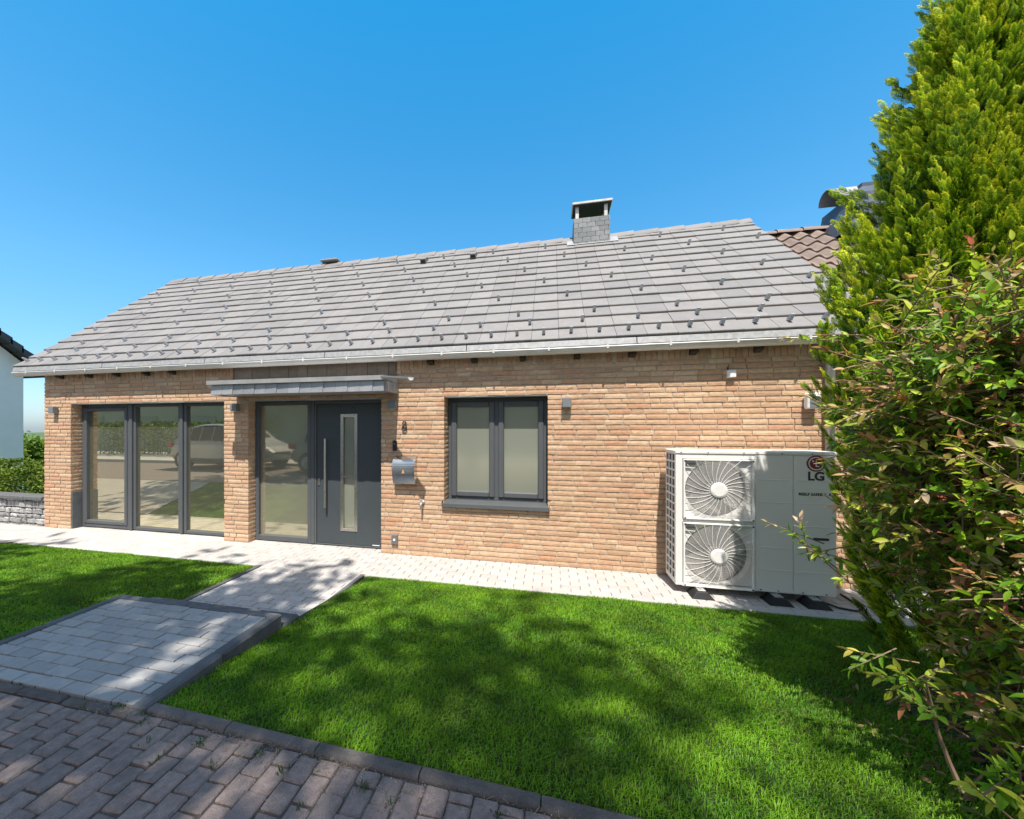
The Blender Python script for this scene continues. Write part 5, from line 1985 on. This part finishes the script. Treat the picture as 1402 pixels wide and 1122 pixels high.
# gabion: wire basket of stones with a coping
gab = thing('gabion_wall', 'low grey stone basket wall with dark coping left of the house', 'wall', None, (-11.3, 4.98, 0))
mb = MB()
g3 = np.random.default_rng(6)
gx0, gx1 = -2.7, 2.72
z = 0.02
while z < 0.44:
    x = gx0
    hgt = g3.uniform(0.07, 0.13)
    while x < gx1:
        w = g3.uniform(0.07, 0.2)
        mb.cbox(x + .006, x + w - .006, -0.12 + g3.uniform(0, .045), 0.1, z + g3.uniform(.002, .012), z + hgt - g3.uniform(.002, .014), 0.016)
        x += w
    z += hgt
mb.build('stones', M['gabion'], gab)
mb = MB()
mb.box(gx0, gx1, -0.04, 0.09, 0.0, 0.44)
mb.build('core', M['black'], gab)
mb = MB()
x = gx0
while x < gx1:
    mb.cbox(x + .002, min(x + 1.0, gx1) - .002, -0.15, 0.13, 0.455, 0.515, 0.008)
    x += 1.0
mb.build('coping', M['edging'], gab)
mb = MB()
x = gx0
while x <= gx1:
    mb.tube([(x, -0.125, 0.0), (x, -0.125, 0.45)], 0.0025, 4, cap=False)
    x += 0.1
for z in np.arange(0.03, 0.46, 0.1):
    mb.tube([(gx0, -0.127, z), (gx1, -0.127, z)], 0.0025, 4, cap=False)
mb.build('wire_mesh', M['zinc'], gab)

# neighbour on the left
nb = thing('neighbour_house', 'pale rendered neighbour house with dark roof at the left edge', 'house', None, (-14.2, 7.6, 0))
XW = -14.0
cY = XW / math.tan(math.atan((32 - PPX) / F_PX) - YAW)     # rear corner seen at column 32
zE = wz(32, 498, cY)
mb = MB()
mb.box(XW - 9 + 14.2, XW + 14.2, cY - 6 - 7.6, cY - 7.6, -3.0, zE)
rz = zE + 3 * 0.85
mb.extrude([(cY - 6 - 7.6, zE), (cY - 7.6, zE), (cY - 3 - 7.6, rz)], XW - 9 + 14.2, XW + 14.2, 'x')
mb.build('wall', M['render_wall'], nb)
mb = MB()
sl_ = math.atan(0.85)
for sgn in (1, -1):
    e = cY - 3 - 7.6 + sgn * 3.45
    r0 = cY - 3 - 7.6
    zt, zb = rz + 0.25, rz + 0.25 - 3.45 * 0.85
    n = 16
    for k in range(n):
        a, b = k / n, (k + 1) / n + 0.01
        ya, yb = r0 + (e - r0) * a, r0 + (e - r0) * b
        za, zb_ = zt + (zb - zt) * a - 0.03, zt + (zb - zt) * b
        for (xa, xb) in ((XW + 14.2 - 9.3, XW + 14.2 + 0.32),):
            mb.add([(xa, ya, za), (xb, ya, za), (xb, yb, zb_ + .03), (xa, yb, zb_ + .03), (xa, ya, za - .16), (xb, ya, za - .16), (xb, yb, zb_ - .16), (xa, yb, zb_ - .16)],
                   [(0, 1, 2, 3), (4, 7, 6, 5), (0, 4, 5, 1), (1, 5, 6, 2), (2, 6, 7, 3), (3, 7, 4, 0)])
mb.build('roof', M['roof_dark'], nb)
mb = MB()
mb.cbox(XW + 14.2 - .0, XW + 14.2 + .12, -0.95 + cY - 7.6, -0.83 + cY - 7.6, 1.0, 1.25, 0.01)
mb.build('wall_light', M['black'], nb)

# neighbour on the right: brown pantile roof against the grey one, slate-clad chimney with a curved hood
nr = thing('pantile_house', 'neighbouring house with brown pantile roof right of the grey roof', 'house', None, (6.5, 6.0, 0))
NO = Vector((6.5, 6.0, 0))
NRZ = 4.99
mb = MB()
pw, pe = 0.235, 0.30
x0p, x1p = 3.37, 10.0
tp = math.tan(PITCH)
ns = int((x1p - x0p) / (pw / 8))
nrow = 12
for r in range(nrow):
    vs = []
    for i in range(ns + 1):
        x = x0p + (x1p - x0p) * i / ns
        ph = ((x - x0p) / pw) % 1.0
        hgt = 0.055 * (0.5 + 0.5 * math.cos(2 * math.pi * ph)) ** 0.9
        for (s, dh) in ((r * pe, 0.03), (r * pe + 0.001, 0.0), ((r + 1) * pe + .01, 0.0)):
            up = s
            hh = hgt + (0.032 if s < (r + .5) * pe else 0.0) - (0.03 if (s == r * pe) else 0)
            y = RY - up * cs
            z = NRZ - up * sn
            vs.append((x - NO.x, y - sn * hh - NO.y, z + cs * hh))
    # rows run downwards from the ridge; the lower edge of each laps the next
    fs = []
    for i in range(ns):
        for k in range(2):
            fs.append((i * 3 + k, (i + 1) * 3 + k, (i + 1) * 3 + k + 1, i * 3 + k + 1))
    vs2 = []
    mb.add(vs, fs)
mb2 = MB()
for r in range(nrow):
    vs = []
    for i in range(ns + 1):
        x = x0p + (x1p - x0p) * i / ns
        ph = ((x - x0p) / pw) % 1.0
        hgt = 0.06 * (0.5 + 0.5 * math.cos(2 * math.pi * ph))
        su, sd = r * pe - 0.03, (r + 1) * pe
        for (s, hh) in ((su, hgt), (sd, hgt + 0.034), (sd, hgt + 0.010)):
            vs.append((x - NO.x, RY - s * cs - sn * hh - NO.y, NRZ - s * sn + cs * hh))
    fs = [(i * 3 + k, (i + 1) * 3 + k, (i + 1) * 3 + k + 1, i * 3 + k + 1) for i in range(ns) for k in range(2)]
    mb2.add(vs, fs)
by2 = RY + 3.2
mb2.add([(x0p - NO.x, RY - NO.y, NRZ), (x1p - NO.x, RY - NO.y, NRZ), (x1p - NO.x, by2 - NO.y, NRZ - 3.2 * tp), (x0p - NO.x, by2 - NO.y, NRZ - 3.2 * tp)], [(0, 1, 2, 3)])
nroof = mb2.build('roof', M['pantile'], nr, smooth=False)
mb = MB()
x = x0p - .02
while x < x1p:
    n = 10
    vs = []
    for (xa, rr_) in ((x, 0.125), (x + 0.36, 0.105), (x + 0.40, 0.105)):
        for k in range(n + 1):
            t = math.pi * k / n
            vs.append((xa - NO.x, RY + rr_ * math.cos(t) - NO.y, NRZ + 0.02 + rr_ * 0.75 * math.sin(t)))
    m_ = n + 1
    mb.add(vs, [(j * m_ + k, j * m_ + k + 1, (j + 1) * m_ + k + 1, (j + 1) * m_ + k) for j in range(2) for k in range(n)])
    x += 0.38
mb.build('ridge_tile', M['pantile'], nroof, smooth=True)
mb = MB()
mb.box(x0p + .02 - NO.x, x1p - .3 - NO.x, 5.0 - NO.y, 10.0 - NO.y, 0, NRZ - 2.35 * tp)
mb.build('wall', M['mortar'], nr)
# flared slate chimney
cxl = wx(1126, RY)
mb = MB()
ccx, ccy = cxl + 0.80, RY + 0.16
lv = [(NRZ - 0.30, 0.90), (NRZ + 0.02, 0.80), (NRZ + 0.10, 0.66), (NRZ + 0.22, 0.56), (NRZ + 0.36, 0.50), (NRZ + 0.50, 0.485), (NRZ + 0.66, 0.30), (NRZ + 0.72, 0.30)]
vs = []
for (z, hw_) in lv:
    for (a, b) in ((-1, -1), (1, -1), (1, 1), (-1, 1)):
        vs.append((ccx + a * hw_ - NO.x, ccy + b * hw_ * .8 - NO.y, z))
fs = [(i * 4 + k, i * 4 + (k + 1) % 4, (i + 1) * 4 + (k + 1) % 4, (i + 1) * 4 + k) for i in range(len(lv) - 1) for k in range(4)]
fs.append(tuple((len(lv) - 1) * 4 + k for k in range(4)))
mb.add(vs, fs)
nch = mb.build('chimney', M['shaded_slate'], nr)
mb = MB()
hx0 = wx(1139, RY)
hz = wz(1139, 254, RY)
rr_ = 0.175
pr = [(ccy - NO.y + rr_ * math.cos(t), hz - rr_ + rr_ * math.sin(t)) for t in [math.pi * (-0.05 + 1.1 * k / 16) for k in range(17)]]
pr2 = [(ccy - NO.y + (rr_ - .012) * math.cos(t), hz - rr_ + (rr_ - .012) * math.sin(t)) for t in [math.pi * (-0.05 + 1.1 * k / 16) for k in range(16, -1, -1)]]
mb.extrude(pr + pr2, hx0 - NO.x, hx0 + 1.3 - NO.x, 'x')
mb.build('chimney_hood', M['lead'], nch)
mb = MB()
for (a, b) in ((-.25, -.2), (.25, -.2), (-.25, .2), (.25, .2)):
    mb.box(ccx + a - .015 - NO.x, ccx + a + .015 - NO.x, ccy + b - .015 - NO.y, ccy + b + .015 - NO.y, NRZ + .70, hz - .10)
mb.build('hood_leg', M['zinc'], nch)

# far trees in the valley and a far wooded rise
FT = [(-36, 24, 'bright green rounded tree just past the brick corner in the valley'), (-45, 33, 'bushy tree further down the valley left of the brick corner'), (-62, 46, 'taller tree in the valley between the two houses'),
      (-30, 17.5, 'pale green bush at the slope edge beside the brick corner'), (-70, 62, 'darker tree far down the valley'), (-54, 30, 'broad tree partly behind the neighbour house')]
for i, (x, y, lab) in enumerate(FT):
    dd = math.hypot(x, y)
    zt = CAMZ - (14 + 9 * (i in (0, 3)) + 26 * (i == 3)) / 525 * dd * 0.68
    gz = -0.06 - 9 * (1 - math.exp(-max(0, y - 12) / 45)) - 8 * (1 - math.exp(-max(0, y - 12) / 200))
    r_ = 2.6 if i != 3 else 1.5
    cz = zt - r_ * 0.8 - gz
    round_tree('valley_tree', lab, 'tree', 'trees in the valley beyond the house', (x, y, gz), cz + 2, r_ * 1.25, max(cz, 1.0), 120, 70, (0.22, 0.42), 70 + i,
               (0.09, 0.17, 0.02), (0.25, 0.34, 0.05), 0.2)


def far_wood():
    g = np.random.default_rng(99)
    n = 9000
    a = g.uniform(R(38), R(72), n)
    d = g.uniform(140, 420, n)
    x, y = -d * np.sin(a), d * np.cos(a)
    dd = y - 12
    z = -0.06 - 9 * (1 - np.exp(-dd / 45)) - 8 * (1 - np.exp(-dd / 200)) + 12 * np.clip((dd - 350) / 700, 0, 1)
    P = np.stack([x, y, z + g.uniform(0, 7, n)], 1)
    tt = g.random(n)[:, None]
    o = leaf_cloud('far_wood', P, unit(g.normal(0, 1, (n, 3)) + np.array([0, -.6, .8])), g.uniform(2.5, 5.0, n), np.array([0.04, 0.08, 0.02]) * (1 - tt) + np.array([0.10, 0.15, 0.03]) * tt, M['tree'], None, g, 0.9)
    tag(o, kind='stuff')


far_wood()

# ------------------------------------------------------------------ street side seen mirrored in the glass
def car(x0, yc, L, label, paint):
    t = thing('parked_car', label, 'car', 'cars parked across the road', (x0, yc, RZ))
    st = [0.0, 0.05, 0.14, 0.24, 0.34, 0.46, 0.58, 0.68, 0.76, 0.86, 0.95, 1.0]
    belt = [0.72, 0.92, 0.98, 1.0, 1.0, 1.0, 0.98, 0.97, 0.96, 0.90, 0.80, 0.62]
    top = [0.74, 0.98, 1.30, 1.55, 1.62, 1.63, 1.60, 1.42, 1.10, 0.93, 0.83, 0.64]
    bot = [0.42, 0.34, 0.24, 0.22, 0.22, 0.22, 0.22, 0.22, 0.22, 0.24, 0.30, 0.38]
    wid = [0.68, 0.82, 0.88, 0.9, 0.9, 0.9, 0.9, 0.9, 0.89, 0.87, 0.80, 0.66]
    vs = []
    for i, f in enumerate(st):
        x = f * L
        w = wid[i]
        tw = w - 0.20 * max(0, (top[i] - belt[i]) / 0.6)
        ring = [(-w * .9, bot[i]), (-w, bot[i] + .18), (-w * 1.0, belt[i] - .12), (-w * .97, belt[i]), (-tw, top[i] - .05), (-tw * .8, top[i]), (tw * .8, top[i]), (tw, top[i] - .05),
                (w * .97, belt[i]), (w, belt[i] - .12), (w, bot[i] + .18), (w * .9, bot[i])]
        vs += [(x, y, z) for y, z in ring]
    n = 12
    fs, mi = [], []
    mb = MB()
    for i in range(len(st) - 1):
        for k in range(n):
            fs.append((i * n + k, i * n + (k + 1) % n, (i + 1) * n + (k + 1) % n, (i + 1) * n + k))
    fs += [tuple(range(n))[::-1], tuple((len(st) - 1) * n + k for k in range(n))]
    mb.add(vs, fs)
    body = mb.build('body', paint, t)
    mb = MB()
    V_ = lambda i, k, o: (vs[i * n + k][0], vs[i * n + k][1] + o, vs[i * n + k][2])
    for (k, o) in ((3, -0.006), (7, 0.006)):
        for (i0, i1) in ((2, 3), (3, 4), (4, 5), (5, 6), (6, 7)):
            A, B, C_, D_ = [np.array(V_(i0, k, o)), np.array(V_(i1, k, o)), np.array(V_(i1, k + 1, o)), np.array(V_(i0, k + 1, o))]
            c_ = (A + B + C_ + D_) / 4
            q = [tuple(c_ + (p - c_) * 0.90) for p in (A, B, C_, D_)]
            mb.add(q, [(0, 1, 2, 3)])
    for (i0, i1) in ((1, 3), (7, 8)):
        q = [np.array(vs[i0 * n + 5]), np.array(vs[i0 * n + 6]), np.array(vs[i1 * n + 6]), np.array(vs[i1 * n + 5])]
        c_ = sum(q) / 4
        mb.add([tuple(c_ + (p - c_) * 0.85 + np.array([0.012 * (1 if i0 > 5 else -1), 0, 0.012])) for p in q], [(0, 1, 2, 3)])
    mb.build('windows', M['car_glass'], t)
    for fx_ in (0.18, 0.80):
        for sy in (-1, 1):
            mb = MB()
            c_ = (fx_ * L, sy * 0.80, 0.33)
            mb.tube([(c_[0], c_[1] - 0.11, c_[2]), (c_[0], c_[1] + 0.115, c_[2])], 0.33, 28)
            w_ = mb.build('wheel', M['black'], t)
            mb = MB()
            mb.tube([(c_[0], c_[1] + sy * 0.112, c_[2]), (c_[0], c_[1] + sy * 0.122, c_[2])], 0.2, 20)
            for k in range(5):
                a = 2 * math.pi * k / 5
                mb.tube([(c_[0], c_[1] + sy * 0.124, c_[2]), (c_[0] + .22 * math.cos(a), c_[1] + sy * 0.124, c_[2] + .22 * math.sin(a))], 0.03, 6)
            mb.build('rim', M['rim'], w_)
    for sy in (-1, 1):
        mb = MB()
        mb.cbox(0.02, 0.30, sy * 0.78 - 0.08, sy * 0.78 + 0.08, 0.78, 0.96, 0.03)
        mb.build('tail_light', M['red_lamp'], t)
        mb = MB()
        mb.cbox(0.90 * L, 0.97 * L, sy * 0.72 - 0.08, sy * 0.72 + 0.08, 0.66, 0.80, 0.03)
        mb.build('headlight', M['white_plastic'], t)
    mb = MB()
    for sy in (-1, 1):
        mb.cbox(0.66 * L, 0.70 * L, sy * 0.97 - 0.09, sy * 0.97 + 0.09, 1.0, 1.14, 0.03)
    mb.build('mirror', paint, t)


car(-13.8, -2.05, 4.4, 'silver estate car parked across the road, mirrored in the glazed wall', M['car_silver'])
car(-8.6, -1.95, 4.4, 'grey off-road car parked across the road, mirrored beside the front door', M['car_grey'])
gb = thing('garage_block', 'beige rendered garage block across the road, mirrored in the glass', 'building', None, (-14, -10, 0))
mb = MB()
mb.box(-22, 26, -6, 0, 0, 4.6)
mb.build('wall', M['render_beige'], gb)
for k in range(9):
    mb = MB()
    x = -19 + k * 4.6
    mb.cbox(x, x + 3.2, 0.001, 0.05, 0.1, 2.5, 0.02)
    for q in range(6):
        mb.box(x + .03, x + 3.17, 0.05, 0.058, 0.16 + q * .39, 0.16 + q * .39 + .36)
    mb.build('garage_door', M['garage_door'], gb)
mb = MB()
mb.cbox(-22.3, 26.3, -6.3, 0.3, 4.6, 4.85, 0.03)
mb.build('roof', M['roof_dark'], gb)
# pavement in front of the garages
mb = MB()
mb.box(-60, 60, -10, -3.02, 0.0, RZ + 0.1)
tag(mb.build('far_pavement', M['paver_path']), kind='structure')

# ------------------------------------------------------------------ light, sky, camera
w = bpy.data.worlds.new('World')
S.world = w
w.use_nodes = True
nt = w.node_tree
nt.nodes.clear()
sky = N(nt, 'ShaderNodeTexSky', sky_type='NISHITA')
sky.sun_disc = False
sky.sun_elevation = math.asin(SUN.z)
sky.sun_rotation = math.atan2(SUN.x, SUN.y)
sky.air_density = 1.0
sky.dust_density = 1.0
sky.ozone_density = 0.9
sky.altitude = 200
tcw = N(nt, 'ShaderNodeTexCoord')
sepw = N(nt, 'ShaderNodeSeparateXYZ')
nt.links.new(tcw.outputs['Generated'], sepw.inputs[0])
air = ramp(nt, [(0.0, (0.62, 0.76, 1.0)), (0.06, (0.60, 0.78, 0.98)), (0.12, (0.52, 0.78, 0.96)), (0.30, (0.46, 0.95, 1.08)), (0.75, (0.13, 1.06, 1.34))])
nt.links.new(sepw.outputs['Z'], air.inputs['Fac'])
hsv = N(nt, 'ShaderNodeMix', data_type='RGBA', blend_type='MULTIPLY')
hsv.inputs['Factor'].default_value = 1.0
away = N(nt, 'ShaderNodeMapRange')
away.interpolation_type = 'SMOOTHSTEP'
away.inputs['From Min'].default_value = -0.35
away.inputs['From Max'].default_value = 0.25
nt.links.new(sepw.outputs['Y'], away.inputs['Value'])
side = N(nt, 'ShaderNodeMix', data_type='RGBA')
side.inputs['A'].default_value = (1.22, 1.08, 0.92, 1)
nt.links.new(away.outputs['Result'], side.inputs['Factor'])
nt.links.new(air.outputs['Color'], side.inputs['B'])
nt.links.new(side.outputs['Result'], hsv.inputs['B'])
bg = N(nt, 'ShaderNodeBackground')
bg.inputs['Strength'].default_value = 0.15
out = N(nt, 'ShaderNodeOutputWorld')
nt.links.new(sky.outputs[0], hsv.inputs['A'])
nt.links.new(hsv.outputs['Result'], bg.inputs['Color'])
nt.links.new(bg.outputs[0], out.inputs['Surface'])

sl = bpy.data.lights.new('Sun', 'SUN')
sl.energy = 5.0
sl.angle = R(0.53)
sl.color = (1.0, 0.95, 0.87)
so = bpy.data.objects.new('Sun', sl)
so.rotation_euler = (-SUN).to_track_quat('-Z', 'Y').to_euler()
so.location = (0, -5, 20)
COL.objects.link(so)

cam = bpy.data.cameras.new('Camera')
cam.sensor_fit = 'HORIZONTAL'
cam.sensor_width = 36
cam.lens = F_PX / 1402 * 36
cam.shift_x = (701 - PPX) / 1402
cam.shift_y = (HZ - 561) / 1402
cam.clip_start = 0.05
cam.clip_end = 6000
co = bpy.data.objects.new('Camera', cam)
co.location = (0, 0, CAMZ)
co.rotation_euler = (R(90), 0, YAW)
COL.objects.link(co)
S.camera = co

S.view_settings.view_transform = 'Standard'
S.view_settings.look = 'None'
S.view_settings.exposure = 0.62
S.view_settings.gamma = 1.0
S.render.engine = 'CYCLES'
S.cycles.max_bounces = 8
S.cycles.transparent_max_bounces = 12
S.cycles.use_denoising = True
